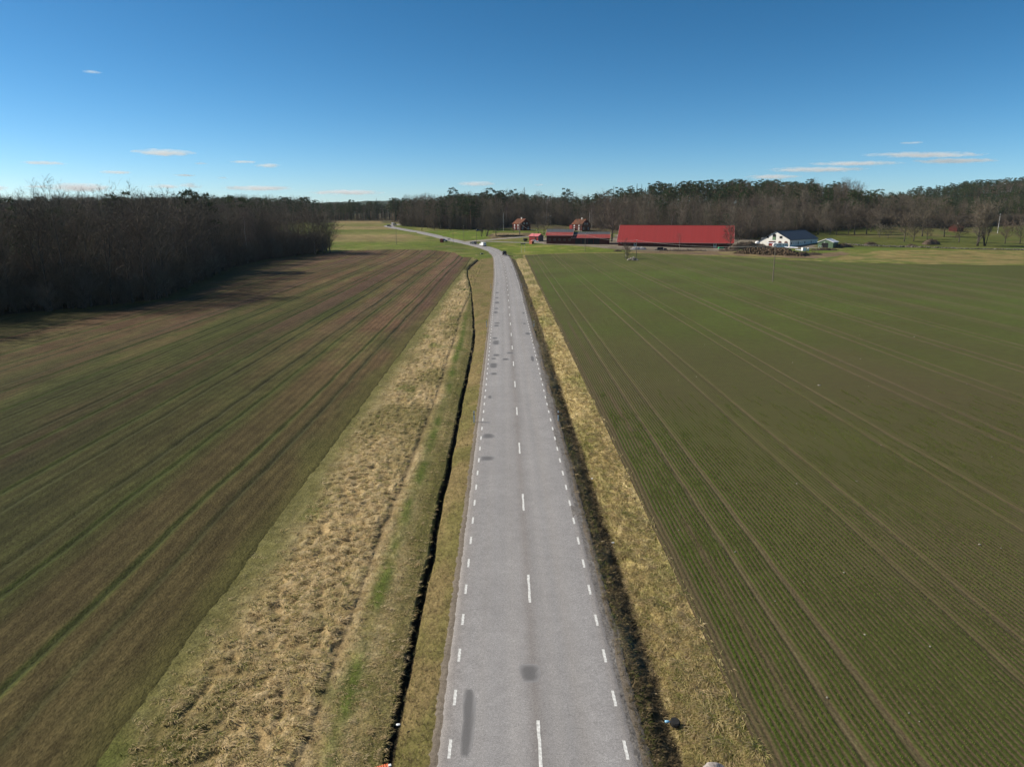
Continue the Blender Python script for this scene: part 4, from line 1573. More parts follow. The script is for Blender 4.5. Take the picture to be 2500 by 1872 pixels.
# the evergreen clump behind the road bend
r2 = random.Random(41)
for k in range(26):
    px, dist = r2.uniform(1078, 1172), r2.uniform(535, 600)
    x = (px / 1.1302 - 1090) / 1534 * dist
    tree('pine' if k % 4 else 'spruce', 'pine_tree' if k % 4 else 'spruce_tree', ('dark green pine' if k % 4 else 'dark spruce') + ' in the evergreen clump at the wood edge behind the road bend', 'pine' if k % 4 else 'spruce', x, dist, r2.uniform(.85, 1.12), 'evergreen clump behind the road bend')
# skyline conifers, in clear view against the sky (pixel x, pixel y of the top, distance)
SKY = [(1095, 488, 600, 'pine', .0), (1110, 466, 590, 'pine', .0), (1123, 480, 600, 'pine', 0), (1140, 486, 600, 'pine', 0), (1160, 484, 610, 'pine', 0), (1197, 466, 600, 'pine', 0), (1210, 467, 610, 'pine', 0), (1225, 464, 600, 'pine', 0),
       (1250, 470, 620, 'pine', 0), (1265, 474, 620, 'pine', 0), (1279, 462, 600, 'spruce', 0), (1380, 468, 640, 'pine', 0), (1430, 474, 640, 'spruce', 0), (1480, 466, 650, 'pine', 0), (1490, 461, 650, 'spruce', 0), (1505, 458, 650, 'pine', 0), (1530, 460, 650, 'pine', 0), (1545, 455, 650, 'spruce', 0),
       (1556, 455, 650, 'spruce', 0), (1580, 457, 660, 'pine', 0), (1600, 455, 660, 'spruce', 0), (1620, 450, 660, 'spruce', 0), (1636, 448, 660, 'spruce', 0), (1650, 449, 660, 'spruce', 0), (1665, 452, 660, 'pine', 0), (1690, 453, 660, 'spruce', 0), (1720, 453, 660, 'spruce', 0), (1750, 457, 660, 'pine', 0), (1790, 456, 650, 'spruce', 0), (1815, 457, 650, 'pine', 0),
       (1850, 460, 640, 'spruce', 0), (1880, 458, 640, 'spruce', 0), (1904, 455, 630, 'pine', 0), (1925, 459, 630, 'spruce', 0), (1940, 458, 620, 'pine', 0), (1952, 460, 620, 'spruce', 0), (1970, 464, 620, 'pine', 0), (2004, 460, 600, 'pine', 0), (2020, 470, 600, 'spruce', 0), (2040, 469, 600, 'spruce', 0), (2063, 468, 590, 'pine', 0), (2074, 473, 590, 'spruce', 0),
       (930, 488, 760, 'spruce', 0), (975, 492, 740, 'spruce', 0), (870, 492, 780, 'pine', 0), (855, 494, 780, 'spruce', 0), (910, 496, 780, 'pine', 0)]
for px, py, dist, kd, _ in SKY:
    x = (px / 1.1302 - 1090) / 1534 * dist
    zt = 20.2 + (460 - py / 1.1302) * dist / 1573
    hgt = zt - float(H(x, dist)) + 1.5
    sc = max(.45, min(1.35, hgt / (21.5 if kd == 'pine' else 20.0)))
    if px < 1000:
        tree(kd, kd + '_tree', 'dark %s standing tall above the far wood by the road bend' % kd, kd, x, dist, sc, 'conifers above the far wood')
    else:
        tree(kd, kd + '_tree', 'dark %s with its top against the sky on the hill ridge' % kd, kd, x, dist, sc, 'conifers on the ridge skyline')


def solo(key, name, label, cat, px, py, ptop, hk, group=None, var=None):
    x, y, z = at(px, py)
    hgt = (py - ptop) / 1.1302 * y / 1545
    return tree(key, name, label, cat, x, y, hgt / hk, group, var)


solo('oak', 'bare_tree', 'wide spreading bare tree leaning out at the far tip of the left wood', 'tree', 806, 618, 564, 13)
solo('oak', 'bare_tree', 'tall round-crowned bare tree just inside the far tip of the left wood', 'tree', 788, 619, 549, 13)
solo('oak', 'bare_tree', 'round-crowned bare tree third from the far tip of the left wood', 'tree', 768, 620, 543, 13)
solo('oak', 'bare_tree', 'shorter bare tree behind the spreading one at the left wood tip', 'tree', 797, 614, 560, 13)
solo('birch', 'birch_tree', 'thin bare birch standing beside the heap of field stones', 'birch', 1527, 632, 586, 19)
solo('bush', 'bare_bush', 'bushy bare shrub around the birch at the stone heap', 'bush', 1533, 632, 604, 4.2)
solo('birch', 'birch_tree', 'small bare birch in front of the middle of the long red barn', 'birch', 1659, 611, 573, 19)
solo('orchard', 'bare_tree', 'small bare tree before the right end of the long red barn', 'tree', 1782, 609, 571, 6.5)
solo('clump', 'bare_tree', 'multi-stemmed bare clump on the grass knoll left of the flagpole', 'tree', 1188, 577, 516, 15)
solo('clump', 'bare_tree', 'leaning bare clump just left of the road side knoll clump', 'tree', 1176, 578, 540, 15)
solo('orchard', 'bare_tree', 'olive budding small tree right of the knoll clump', 'tree', 1211, 577, 546, 6.5)
solo('oak', 'bare_tree', 'bare garden tree right of the first red house gable', 'tree', 1314, 570, 536, 13)
solo('oak', 'bare_tree', 'second bare garden tree between the two red houses', 'tree', 1328, 572, 534, 13)
solo('bush', 'evergreen_bush', 'round dark bush at the corner of the first red house', 'bush', 1254, 567, 559, 4.2)
solo('oak', 'bare_tree', 'thin-branched tree in front of the second red house wall', 'tree', 1417, 572, 540, 13)
solo('birch', 'bare_tree', 'tall thin bare tree before the corner of the first red house', 'tree', 1268, 570, 532, 19)
solo('oak', 'bare_tree', 'broad bare oak left of the long red roof', 'tree', 1493, 590, 512, 13)
solo('oak', 'bare_tree', 'bare tree between the second red house and the oak', 'tree', 1465, 580, 530, 13)
solo('oak', 'bare_tree', 'gnarled spreading bare tree at the far end of the white barn', 'tree', 1997, 573, 527, 13)
for i, (cx, cy, top) in enumerate([(1480, 760, 620), (1545, 780, 650), (1640, 775, 590), (1810, 765, 600)]):
    solo('orchard', 'bare_tree', ['slender orchard tree right of the gnarled tree, nearest to it', 'small orchard tree behind the green shed roof', 'straight-trunked orchard tree above the green shed', 'orchard tree on the lawn right of the green shed, up the slope'][i], 'tree', 1760 + cx / 5.82, 440 + cy / 5.82, 440 + top / 5.82, 6.5)
for i, (cx, cy, top) in enumerate([(130, 770, 540), (275, 765, 540), (330, 735, 580), (380, 700, 560), (440, 800, 690), (540, 815, 700), (740, 855, 640), (855, 850, 660), (1020, 830, 680), (1410, 865, 690), (1975, 880, 700), (2160, 880, 700), (1230, 800, 560), (960, 790, 520)]):
    solo('orchard' if i not in (12, 13) else 'oak', 'bare_tree', ['orchard tree with a double trunk left of all on the lawn', 'stout pollard orchard tree, second on the lawn terrace', 'third orchard tree on the lawn terrace, slightly behind', 'small orchard tree at the back end of the lawn terrace', 'round low orchard bush tree below the terrace', 'short leaning orchard tree right of the round low one', 'orchard tree just left of the peaked brush heap', 'leaning orchard tree behind the left side of the peaked heap', 'orchard tree right behind the peaked brush heap', 'lone orchard tree midway between peaked heap and the big multi-stemmed tree', 'orchard tree right of the big multi-stemmed trees', 'orchard tree nearest the right frame edge', 'broad bare tree below the half hidden cottage', 'broad bare tree above the left end of the peaked heap'][i], 'tree', 2060 + cx / 5.027, 420 + cy / 5.027, 420 + top / 5.027, 6.5 if i not in (12, 13) else 13, 'orchard trees on the lawn')
solo('clump', 'bare_tree', 'big multi-stemmed bare tree by the stone wall on the far right', 'tree', 2060 + 1640 / 5.027, 420 + 908 / 5.027, 420 + 440 / 5.027, 15, None, 0)
solo('clump', 'bare_tree', 'second big multi-stemmed tree touching the one by the stone wall', 'tree', 2060 + 1730 / 5.027, 420 + 908 / 5.027, 420 + 470 / 5.027, 15, None, 1)
for i, (px, py, tp) in enumerate([(1030, 563, 500), (1100, 563, 505), (1130, 563, 520), (1060, 562, 500)]):
    solo('slim', 'bare_tree', 'tall slim bare tree at the wood edge above the green meadow by the road', 'tree', px, py, tp, 21, 'slim trees above the meadow')

# distant blue-green forest ridge on the horizon
hx = np.linspace(-2600, 2600, 240)
hyv = np.linspace(0, 1, 14)
HX, HV = np.meshgrid(hx, hyv)
crest = 34 + 24 * np.exp(-((HX + 420) / 500) ** 2) + 10 * fbm(HX * .002, HX * 0, 95) + 5 * vnoise(HX * .05, HX * 0, 96)
HZ = 12 + (crest - 8) * np.sin(np.clip(HV, 0, 1) * math.pi / 2)
me = arr_mesh('hills', np.stack([HX.ravel(), (2500 + 500 * HV).ravel(), HZ.ravel()], 1), grid_faces(240, 14), [M['spruce']])
tag(link('hills', me), kind='structure')

# ------------------------------------------------------------------ buildings
def window(par, x, y, z, w, h, face, frame=None, bars=(1, 1), arch=False, name='window', pane=None, proud=0.05):
    """window on a wall; face: rotation of the outward normal (0 = -Y of the building)"""
    frame = frame or M['white']
    mb = MB()
    t = max(0.09, (0.2 if frame is M['white'] else 0.12) * w)
    mb.box((0, 0, -h / 2 + t / 2), (w, .08, t))
    mb.box((-w / 2 + t / 2, 0, t / 2), (t, .08, h - t))
    mb.box((w / 2 - t / 2, 0, t / 2), (t, .08, h - t))
    if arch:
        n = 10
        R = w / 2
        out = [(R * math.cos(math.pi * k / n), -.04, h / 2 + R * .8 * math.sin(math.pi * k / n)) for k in range(n + 1)]
        mb.prism(out + [(-R, -.04, h / 2 - t), (R, -.04, h / 2 - t)], (0, .08, 0))
    else:
        mb.box((0, 0, h / 2 - t / 2), (w - 2 * t, .08, t))
    for i in range(bars[0]):
        mb.box((-w / 2 + w * (i + 1) / (bars[0] + 1), 0.004, 0), (.06, .06, h - 2 * t))
    for i in range(bars[1]):
        mb.box((0, 0.006, -h / 2 + h * (i + 1) / (bars[1] + 1)), (w - 2 * t, .055, .06))
    f = mb.obj(name, frame, par)
    f.location = (x, y, z)
    f.rotation_euler = (0, 0, face)
    f.location.x += math.sin(face) * proud
    f.location.y -= math.cos(face) * proud
    p = MB().box((0, 0.02, 0), (w - 2 * t, .03, h - 2 * t)).obj('pane', pane or M['pane'], f)
    return f


def slab(par, name, pts, th, mats, mi=0):
    """roof slab: outline of 3D points thickened downwards"""
    mb = MB()
    mb.prism([(p[0], p[1], p[2]) for p in pts], (0, 0, -th), mi)
    return mb.obj(name, mats, par)


def gable_house(name, label, cat, A, ang, L, W, eave, ridge, wall_m, roof_m, over=(0.4, 0.5), gable_m=None, trim=None, roof_split=None, ridge_at=0.5, eave2=None, z0=None):
    """A: front-left corner; the front wall runs along ang, the house extends to its left (local +Y)"""
    z = A[2] if z0 is None else z0
    o = thing(name, label, cat, (A[0], A[1], z), ang)
    e2 = eave if eave2 is None else eave2
    yr = W * ridge_at
    mb = MB()
    for x in (0, L):
        s = [(x, 0, -1.5), (x, W, -1.5), (x, W, e2), (x, yr, ridge), (x, 0, eave)]
        mb.poly(s if x else s[::-1], 1)
    mb.poly([(0, 0, -1.5), (L, 0, -1.5), (L, 0, eave), (0, 0, eave)])
    mb.poly([(L, W, -1.5), (0, W, -1.5), (0, W, e2), (L, W, e2)])
    mb.obj('wall', [wall_m, gable_m or wall_m], o)
    oe, og = over
    th = .14
    s1 = (ridge - eave) / yr
    s2 = (ridge - e2) / (W - yr)
    lift = 0.16

    def P(x, y):
        return (x, y, (eave + s1 * y if y <= yr else ridge - s2 * (y - yr)) + lift)
    if roof_split:
        yk = -oe + (yr + oe) * roof_split[0]
        slab(o, 'roof', [P(-og, -oe), P(L + og, -oe), P(L + og, yk), P(-og, yk)], th, roof_m)
        slab(o, 'roof', [P(-og, yk), P(L + og, yk), P(L + og, yr), P(-og, yr)], th, roof_split[1])
        slab(o, 'roof', [P(-og, yr), P(L + og, yr), P(L + og, W + oe), P(-og, W + oe)], th, roof_split[1])
    else:
        slab(o, 'roof', [P(-og, -oe), P(L + og, -oe), P(L + og, yr), P(-og, yr)], th, roof_m)
        slab(o, 'roof', [P(-og, yr), P(L + og, yr), P(L + og, W + oe), P(-og, W + oe)], th, roof_m)
    MB().tube([(-og, yr, ridge + lift + .02), (L + og, yr, ridge + lift + .02)], [.12, .12], 5).obj('ridge_cap', roof_split[1] if roof_split else roof_m, o)
    if trim:
        for x in (-og - .05, L + og + .05):
            t = MB()
            for a, b in ((-oe, yr), (yr, W + oe)):
                p, q = P(x, a), P(x, b)
                t.prism([(x - .04, p[1], p[2] + .05), (x - .04, q[1], q[2] + .05), (x - .04, q[1], q[2] - .25), (x - .04, p[1], p[2] - .25)], (.08, 0, 0))
            t.obj('barge_board', trim, o)
        MB().box((L / 2, -oe - .05, P(0, -oe)[2] - .12), (L + 2 * og, .07, .16)).obj('gutter', trim, o)
    return o


def wall_dir(A, B):
    return math.atan2(B[1] - A[1], B[0] - A[0]), math.hypot(B[0] - A[0], B[1] - A[1])


TRIM = plain('pale_pink_trim', (0.55, 0.36, 0.32), 0.7, 0.1)
# the long red barn
A, B = at(1509, 600), at(1788, 606.5)
ang, L = wall_dir(A, B)
bz = (A[2] + B[2]) / 2
barn = gable_house('barn', 'long barn with a huge plain bright red metal roof', 'barn', A, ang, L, 22, 3.2, 11.3, M['falu'], M['red_roof'], (1.3, 0.7), M['falu_x'], TRIM, z0=bz)
for i, (x, w, h, cl) in enumerate([(9.6, 1.5, 2.2, 'glass'), (52.6, 1.4, 2.4, 'glass')]):
    d = MB().box((x, -.06, 1.1), (w + .2, .12, h + .1)).obj('door', plain('grey_blue_door', (0.30, 0.40, 0.42), 0.6, 0.15), barn)
    MB().box((x, -.14, 1.5), (w * .6, .04, h * .4)).obj('pane', M['pane'], d)
for x in (3.0, 6.3, 20, 30, 36, 41):
    window(barn, x, 0, 1.7, 1.3, .9, 0, M['falu'], (1, 0))
for x, w in ((25, 3.6), (46.5, 4.2), (57.8, 3.0)):
    d = MB().box((x, -.09, 1.25), (w, .1, 2.9)).obj('sliding_door', M['falu'], barn)
    MB().box((x, -.17, 2.78), (w * 1.9, .08, .12)).obj('rail', M['black_plastic'], d)
MB().box((1.6, -.10, 1.9), (.35, .2, .45)).obj('wall_lamp', M['lamp_glass'], barn)

# the low red shed in two steps, with grey upper roof strips
A, Bm, B = at(1334, 595), at(1396, 596), at(1488, 597)
ang, L1 = wall_dir(A, Bm)
shed = gable_house('farm_shed', 'higher windowed left half of the low red shed, grey strip on its roof', 'shed', A, ang, L1, 12, 4.9, 8.0, M['falu'], M['red_roof2'], (.7, .5), M['falu_x'], TRIM, (0.52, M['grey_roof']))
for i in range(5):
    window(shed, 1.9 + i * 2.9, 0, 2.3, 1.25, 1.15, 0, plain('brown_window_frame', (0.20, 0.10, 0.07), 0.8, 0.2) if i == 0 else shed.children[-1].data.materials[0], (1, 0))
MB().box((6.2, -.06, .9), (.9, .1, 1.8)).obj('door', M['falu'], shed)
ang2, L2 = wall_dir(Bm, B)
shed2 = gable_house('farm_shed', 'lower right half of the red shed with wide dark open bays', 'shed', Bm, ang2, L2, 12, 3.7, 6.6, M['falu'], M['red_roof2'], (.7, .35), M['falu_x'], TRIM, (0.62, M['grey_roof']))
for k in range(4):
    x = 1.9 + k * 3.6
    bay = MB().box((x + 1.6, -.03, 1.55), (3.2, .05, 3.1)).obj('dark_bay_sheet', M['dark'], shed2)  # bay is a dark sheet on the wall, its inner shade painted
    MB().box((x - .12, -.10, 1.6), (.22, .22, 3.3)).obj('post', M['falu'], shed2)
MB().box((16.3, -.10, 1.6), (.22, .22, 3.3)).obj('post', M['falu'], shed2)
for x in (17.8, 20.2):
    MB().box((x, -.07, 1.3), (2.0, .1, 2.6)).obj('door', M['falu'], shed2)

# small bright red garage hut
A, B = at(1291.5, 588.3), at(1316.5, 591.5)
hut = gable_house('red_hut', 'small bright red hut with pink metal roof left of the low shed', 'hut', A, math.atan2(-4.9, 5.7), 7.0, 5.2, 2.9, 4.1, M['bright_red'], plain('pink_metal_roof', (0.55, 0.16, 0.17), 0.5, 0.12), (.35, .3), plain('grey_boards', (0.16, 0.14, 0.14), 0.9, 0.3))
MB().box((5.2, -.06, 1.35), (.9, .08, 1.9)).obj('door', M['dark'], hut)
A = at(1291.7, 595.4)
kiosk = gable_house('milk_stand', 'tiny red box shed with its lit side coloured salmon, beside the white car', 'shed', A, math.atan2(-1.0, 1.5), 1.9, 2.4, 1.25, 1.45, M['salmon'], M['salmon'], (.1, .1), M['falu_x'])  # salmon walls carry the sunlit tone, dark red gables the shaded one


# the two red wooden houses with white windows
def red_house(label, A, ang, L, W, zb, wf, chim):
    o = gable_house('red_house', label, 'house', A, ang, L, W, 4.8, 8.1, M['falu'], M['tile_roof'], (.45, .4), M['falu_x'], None, z0=zb)
    MB().box((L / 2, -.05, -.5), (L + .1, .1, 1.1)).obj('plinth', M['concrete'], o)
    for x in wf:
        window(o, x, 0, 3.55, 1.15, .75, 0, M['white'], (1, 0), True)
        window(o, x, 0, 1.55, 1.1, 1.75, 0, M['white'], (1, 1))
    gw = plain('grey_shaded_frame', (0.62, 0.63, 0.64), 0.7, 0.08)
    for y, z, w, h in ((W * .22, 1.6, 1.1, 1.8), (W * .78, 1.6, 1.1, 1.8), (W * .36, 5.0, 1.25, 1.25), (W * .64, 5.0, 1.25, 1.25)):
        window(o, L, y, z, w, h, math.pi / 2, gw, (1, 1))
    MB().box((L * chim, W * .5, 8.5), (.7, .7, 1.7)).obj('chimney', M['white_plaster'], o)
    return o


A, B, Cc_ = at(1251.4, 561), at(1273, 562.5), at(1299, 563.5)
zb = min(A[2], B[2], Cc_[2]) + .2
h1 = red_house('red wooden house left of the flag yard, brown tiled roof, arched white windows', A, math.atan2(B[1] - A[1] - 4.5, B[0] - A[0]), 9.8, 9.2, zb, (2.6, 6.9), .52)
A, B, Cc_ = at(1396, 563), at(1423, 564.5), at(1443, 564)
zb = min(A[2], B[2], Cc_[2]) + .2
h2 = red_house('second red house with orange tiled roof rising behind the low shed', A, math.atan2(B[1] - A[1] - 3.2, B[0] - A[0]), 10.4, 8.4, zb, (2.6, 7.4), .6)
w_ = MB().box((-1.6, 3, 2.0), (3.0, 5, 4.0)).obj('annex', M['bright_red'], h2)
MB().box((3.2, -1.2, .8), (.25, .25, 1.6)).obj('porch_post', M['white'], h2)
MB().box((3.2, -.8, 1.75), (2.2, 1.6, .12)).obj('porch_roof', M['tile_roof'], h2)

# the white barn with the dark roof
A, B = at(1927, 603), at(1995.5, 592.7)
ang = math.atan2(B[1] - A[1], B[0] - A[0])
L, W = math.hypot(B[0] - A[0], B[1] - A[1]), 17.5
zb = A[2]
wb = gable_house('white_barn', 'white plastered barn with a dark sheet roof and red gable door', 'barn', A, ang, L, W, 3.9, 8.3, M['white_plaster'], M['slate_roof'], (.7, .5), M['white_plaster'], None, None, 0.47, 3.0, zb)
# gable features face local -X (rotation -90 degrees)
G = -math.pi / 2
d = MB().box((-.06, 10.1, 1.4), (.1, 3.9, 2.9)).obj('dark_gate_sheet', M['dark'], wb)  # flat dark sheet painted as the shade inside the gateway
MB().box((-.14, 10.35, 1.25), (.08, 2.6, 2.5)).obj('gate_leaf', M['bright_red'], d)
MB().box((-.16, 8.65, 1.95), (.1, .35, .35)).obj('lamp', M['insulator'], wb)
window(wb, 0, 5.2, 5.15, 1.5, 1.3, G, M['dark'], (1, 1), False, 'window', M['dark'])
window(wb, 0, 12.9, 5.15, 1.3, 1.3, G, M['dark'], (1, 1), False, 'window', M['dark'])
d = MB().box((-.05, 9.1, 4.9), (.08, 1.9, 2.6)).obj('dark_hatch_sheet', M['dark'], wb)  # dark sheet on the gable for the shaded hatch hole
MB().box((-.12, 9.1, 4.45), (.06, 1.7, 1.6)).obj('hatch', M['door_green'], d)
mb = MB()
n = 10
mb.prism([(-.09, 9.1 + 1.05 * math.cos(math.pi * k / n), 6.2 + .75 * math.sin(math.pi * k / n)) for k in range(n + 1)], (.07, 0, 0))
mb.obj('hatch_arch', M['dark'], wb)
for y, w in ((5.6, 1.9), (2.1, 1.9)):
    window(wb, 0, y, 1.9, w, .9, G, plain('brown_shutter', (0.12, 0.06, 0.05), 0.8, 0.2) if y > 5 else wb.children[-1].data.materials[0], (2, 0), True, 'window', M['dark'])
for k in range(12):
    window(wb, 2.2 + k * (L - 4) / 11.5, 0, 1.9, .95, 1.15, 0, M['white'] if k % 3 else M['slate_roof'], (1, 0))
MB().box((1.0, W * .47 + .5, 8.6), (.9, .9, 1.0)).obj('roof_vent', M['black_plastic'], wb)
MB().box((14, W + 1.6, 2.2), (9, 4.0, 4.4)).obj('rear_lean_to', M['grey_roof'], wb)
MB().box((9.5, W * .47 + 5.2, 6.6), (3.6, 2.0, .8)).obj('skylight', M['white_roof'], wb)

# green shed with the pale roof
A, B, Cc_ = at(1997.5, 604.6), at(2033, 606), at(2047.8, 604.6)
ang = math.atan2(Cc_[1] - B[1], Cc_[0] - B[0])
gs = gable_house('green_shed', 'green metal shed with pale grey roof right of the white barn', 'shed', B, ang + .25, 9.5, 8.0, 3.1, 4.7, M['green_sheet'], M['white_roof'], (.3, .25), plain('green_sheet_gable_lit', (0.10, 0.16, 0.09), 0.6, 0.15), M['white'])  # gable sheet is a lighter copy of the wall green, sunlight in its colour
MB().box((-.04, 4.3, 1.35), (.08, 3.4, 2.7)).obj('dark_doorway_sheet', M['dark'], gs)  # dark sheet in place of the shaded inside of the shed
MB().box((-.08, 4.6, 3.0), (.1, .8, .25)).obj('gable_lamp', M['insulator'], gs)

# half hidden house with a red roof edge in the wood on the far right
A = at(2336, 566)
fh = gable_house('cottage', 'half hidden brown cottage with red roof edge among trees on the far right', 'cottage', (A[0], A[1], A[2]), .5, 8, 6, 3.0, 5.2, M['falu'], M['tile_roof'], (.4, .4), M['falu_x'])
MB().box((5, 3, 5.6), (.6, .6, 1.2)).obj('chimney', M['white_plaster'], fh)

# red hut and mailbox by the road on the left
A = at(1074.6, 592.4)
mh = gable_house('bus_hut', 'small dark red roadside hut left of the road bend', 'hut', A, -.35, 1.6, 1.6, 1.7, 2.0, M['falu'], M['falu'], (.12, .12), M['falu_x'])


# ------------------------------------------------------------------ vehicles
def car(label, cat, name, x, y, ang, paint, kind='hatch', glass=None, group=None):
    """length along local +X (front); ang: heading"""
    z = float(H(x, y))
    dx, dy = math.cos(ang), math.sin(ang)
    slope = float(H(x + dx, y + dy) - H(x - dx, y - dy)) / 2
    o = thing(name, label, cat, (x, y, z), ang, group)
    o.rotation_euler = (0, -math.atan(slope), ang)
    on_road = abs(x - float(road_cx(y))) < 6
    o.location.z += 0.10 if on_road else 0.03
    if kind == 'van':
        prof = [(-2.45, .45), (-2.5, .9), (-2.45, 1.95), (-2.3, 2.1), (.9, 2.1), (1.55, 1.35), (2.35, 1.1), (2.5, .8), (2.45, .4)]
        W, glassq = 1.9, [((.95, 2.02), (1.53, 1.40))]
    elif kind == 'suv':
        prof = [(-2.2, .55), (-2.25, 1.1), (-2.2, 1.9), (-2.05, 2.0), (.55, 2.0), (.85, 1.3), (2.15, 1.2), (2.25, .9), (2.2, .5)]
        W, glassq = 1.85, [((.58, 1.93), (.84, 1.35))]
    elif kind == 'estate':
        prof = [(-2.3, .4), (-2.35, .8), (-2.2, 1.0), (-1.75, 1.45), (.2, 1.5), (1.0, 1.0), (2.2, .85), (2.35, .6), (2.3, .35)]
        W, glassq = 1.8, [((.25, 1.45), (.98, 1.03))]
    else:
        prof = [(-1.95, .4), (-2.0, .85), (-1.85, 1.05), (-1.4, 1.46), (.2, 1.5), (.95, 1.02), (1.9, .88), (2.05, .6), (2.0, .35)]
        W, glassq = 1.75, [((.25, 1.45), (.93, 1.06))]
    mb = MB()
    n = len(prof)
    zt = max(p[1] for p in prof)

    def wy(p, s):
        k = max(0, (p[1] - 1.0) / max(.3, zt - 1.0))
        return s * (W / 2) * (1 - .13 * k if kind != 'van' else 1 - .05 * k)
    for s in (-1, 1):
        r = [(p[0], wy(p, s), p[1]) for p in prof]
        mb.poly(r if s < 0 else r[::-1])
    for i in range(n):
        a, b = prof[i], prof[(i + 1) % n]
        mb.poly([(a[0], wy(a, -1), a[1]), (a[0], wy(a, 1), a[1]), (b[0], wy(b, 1), b[1]), (b[0], wy(b, -1), b[1])])
    mb.obj('body', paint, o)
    (x1, z1), (x2, z2) = glassq[0]
    g = MB()
    e = .012
    k1, k2 = .72 * W / 2, .82 * W / 2
    g.poly([(x1 + e, -k1, z1 + e), (x2 + e, -k2, z2 + e), (x2 + e, k2, z2 + e), (x1 + e, k1, z1 + e)])
    g.obj('windscreen', M['glass'], o)
    zr = zt - .12
    zl = 1.05 if kind in ('hatch', 'estate') else 1.25
    rear_x = {'van': -2.47, 'suv': -2.23, 'estate': -1.98, 'hatch': -1.63}[kind]
    g = MB()
    if kind in ('van', 'suv'):
        if kind == 'suv':
            g.box((rear_x - .02, 0, 1.55), (.05, W * .7, .55))
        else:
            g.box((rear_x - .01, -.43, 1.6), (.05, .72, .5))
            g.box((rear_x - .01, .43, 1.6), (.05, .72, .5))
    else:
        a, b = (prof[2], prof[3])
        g.poly([(a[0] - .012, -.66, a[1] + .04), (b[0] - .03, -.58, b[1] - .03), (b[0] - .03, .58, b[1] - .03), (a[0] - .012, .66, a[1] + .04)])
    g.obj('rear_window', M['glass'], o)
    for s in (-1, 1):
        spans = {'van': [(.1, 1.2)], 'suv': [(-1.9, -1.0), (-.9, -.15), (-.05, .62)], 'estate': [(-1.6, -.75), (-.68, .55)], 'hatch': [(-1.35, -.55), (-.48, .55)]}[kind]
        for a, b in spans:
            w = MB()
            top_b = b - (.28 if b > .4 else 0)
            y0, y1 = wy((0, zl), s) + s * .012, wy((0, zr), s) + s * .012
            q = [(a, y0, zl + .03), (b, y0, zl + .03), (top_b, y1, zr), (a + .08, y1, zr)]
            w.poly(q if s < 0 else q[::-1])
            w.obj('side_window', M['glass'], o)
        for xw in ((-1.45, 1.5) if kind in ('van', 'suv', 'estate') else (-1.25, 1.3)):
            R = .36 if kind in ('suv',) else .33
            t = MB().tube([(xw, s * (W / 2 - .2), R), (xw, s * (W / 2 + .02), R)], [R, R], 14).obj('wheel', M['tyre'], o)
            MB().tube([(xw, s * (W / 2 - .02), R), (xw, s * (W / 2 + .035), R)], [R * .62, R * .58], 10).obj('rim', M['rim'], t)
        MB().box((prof[0][0] - .02 if kind in ('van', 'suv') else prof[1][0] - .0, s * (W / 2 - .17), .95 if kind in ('van', 'suv') else .82), (.09, .2, .4 if kind == 'van' else .22)).obj('tail_light', M['red_light'], o)
        MB().box((prof[-2][0] - .03, s * (W / 2 - .26), .78), (.1, .34, .18)).obj('headlight', M['lamp_glass'], o)
        MB().box((.75 if kind in ('van', 'suv') else .55, s * (W / 2 + .1), 1.12), (.12, .2, .16)).obj('mirror', paint, o)
    MB().box((prof[0][0] - .04, 0, .55), (.12, W * .9, .2)).obj('bumper', M['black_plastic'], o)
    MB().box((prof[0][0] - .09, 0, .72), (.03, .5, .12)).obj('number_plate', M['white'], o)
    if kind == 'suv':
        sp = MB().tube([(-2.26, .15, 1.25), (-2.5, .15, 1.25)], [.36, .36], 14).obj('spare_wheel', M['tyre'], o)
        MB().box((-.7, 0, 2.03), (2.4, 1.5, .06)).obj('roof_rack', M['black_plastic'], o)
    return o


def heading(y):
    s = Y2S(y)
    _, _, tx, ty = road_at(s)
    return math.atan2(float(ty), float(tx))


def lane(px, py, off):
    """a point in a lane abreast of a surveyed pixel"""
    x, y, z = at(px, py)
    k = int(np.argmin((ROAD[:, 0] - x) ** 2 + (ROAD[:, 1] - y) ** 2))
    s = ROAD_S[k]
    rx_, ry_, tx, ty = (float(v) for v in road_at(s))
    return rx_ + off * ty, ry_ - off * tx, math.atan2(ty, tx)


x, y, z = at(1231.5, 624.5)
car('boxy black off-road car driving away in the right lane, nearest car', 'car', 'black_car', x, y + 2, heading(y), M['black_car'], 'suv')
x, y, z = at(1178.5, 602)
car('white delivery van following the road bend to the left', 'van', 'white_van', x, y + 2, heading(y) + .1, M['white_car'], 'van')
x, y, z = at(1155, 597)
car('dark hatchback at the drive mouth just ahead of the white van', 'car', 'dark_car', x, y + 1, heading(y) + .35, M['grey_car'], 'hatch')
a = heading(430)
x, y, z = at(1083, 589.5)
car('dark blue estate car parked behind the roadside hut', 'car', 'blue_car', x, y, a - 2.6, M['blue_car'], 'estate')
x, y, z = at(950, 554)
a = 2.2
car('tiny dark car far off where the road meets the wood', 'car', 'distant_car', x, y, a + math.pi, M['black_car'], 'estate')
x, y, z = at(962, 551)
car('tiny white van at the vanishing end of the road', 'van', 'distant_van', x, y, 1.1, M['white_car'], 'van')
x, y, z = at(1306, 592.2)
car('white car parked in front of the small bright red hut', 'car', 'white_car', x, y, -.25, M['white_car'], 'estate')
x, y, z = at(1170, 565)
car('dark blue car parked at the wood edge beyond the green meadow', 'car', 'blue_car', x, y, .15, M['blue_car'], 'estate')
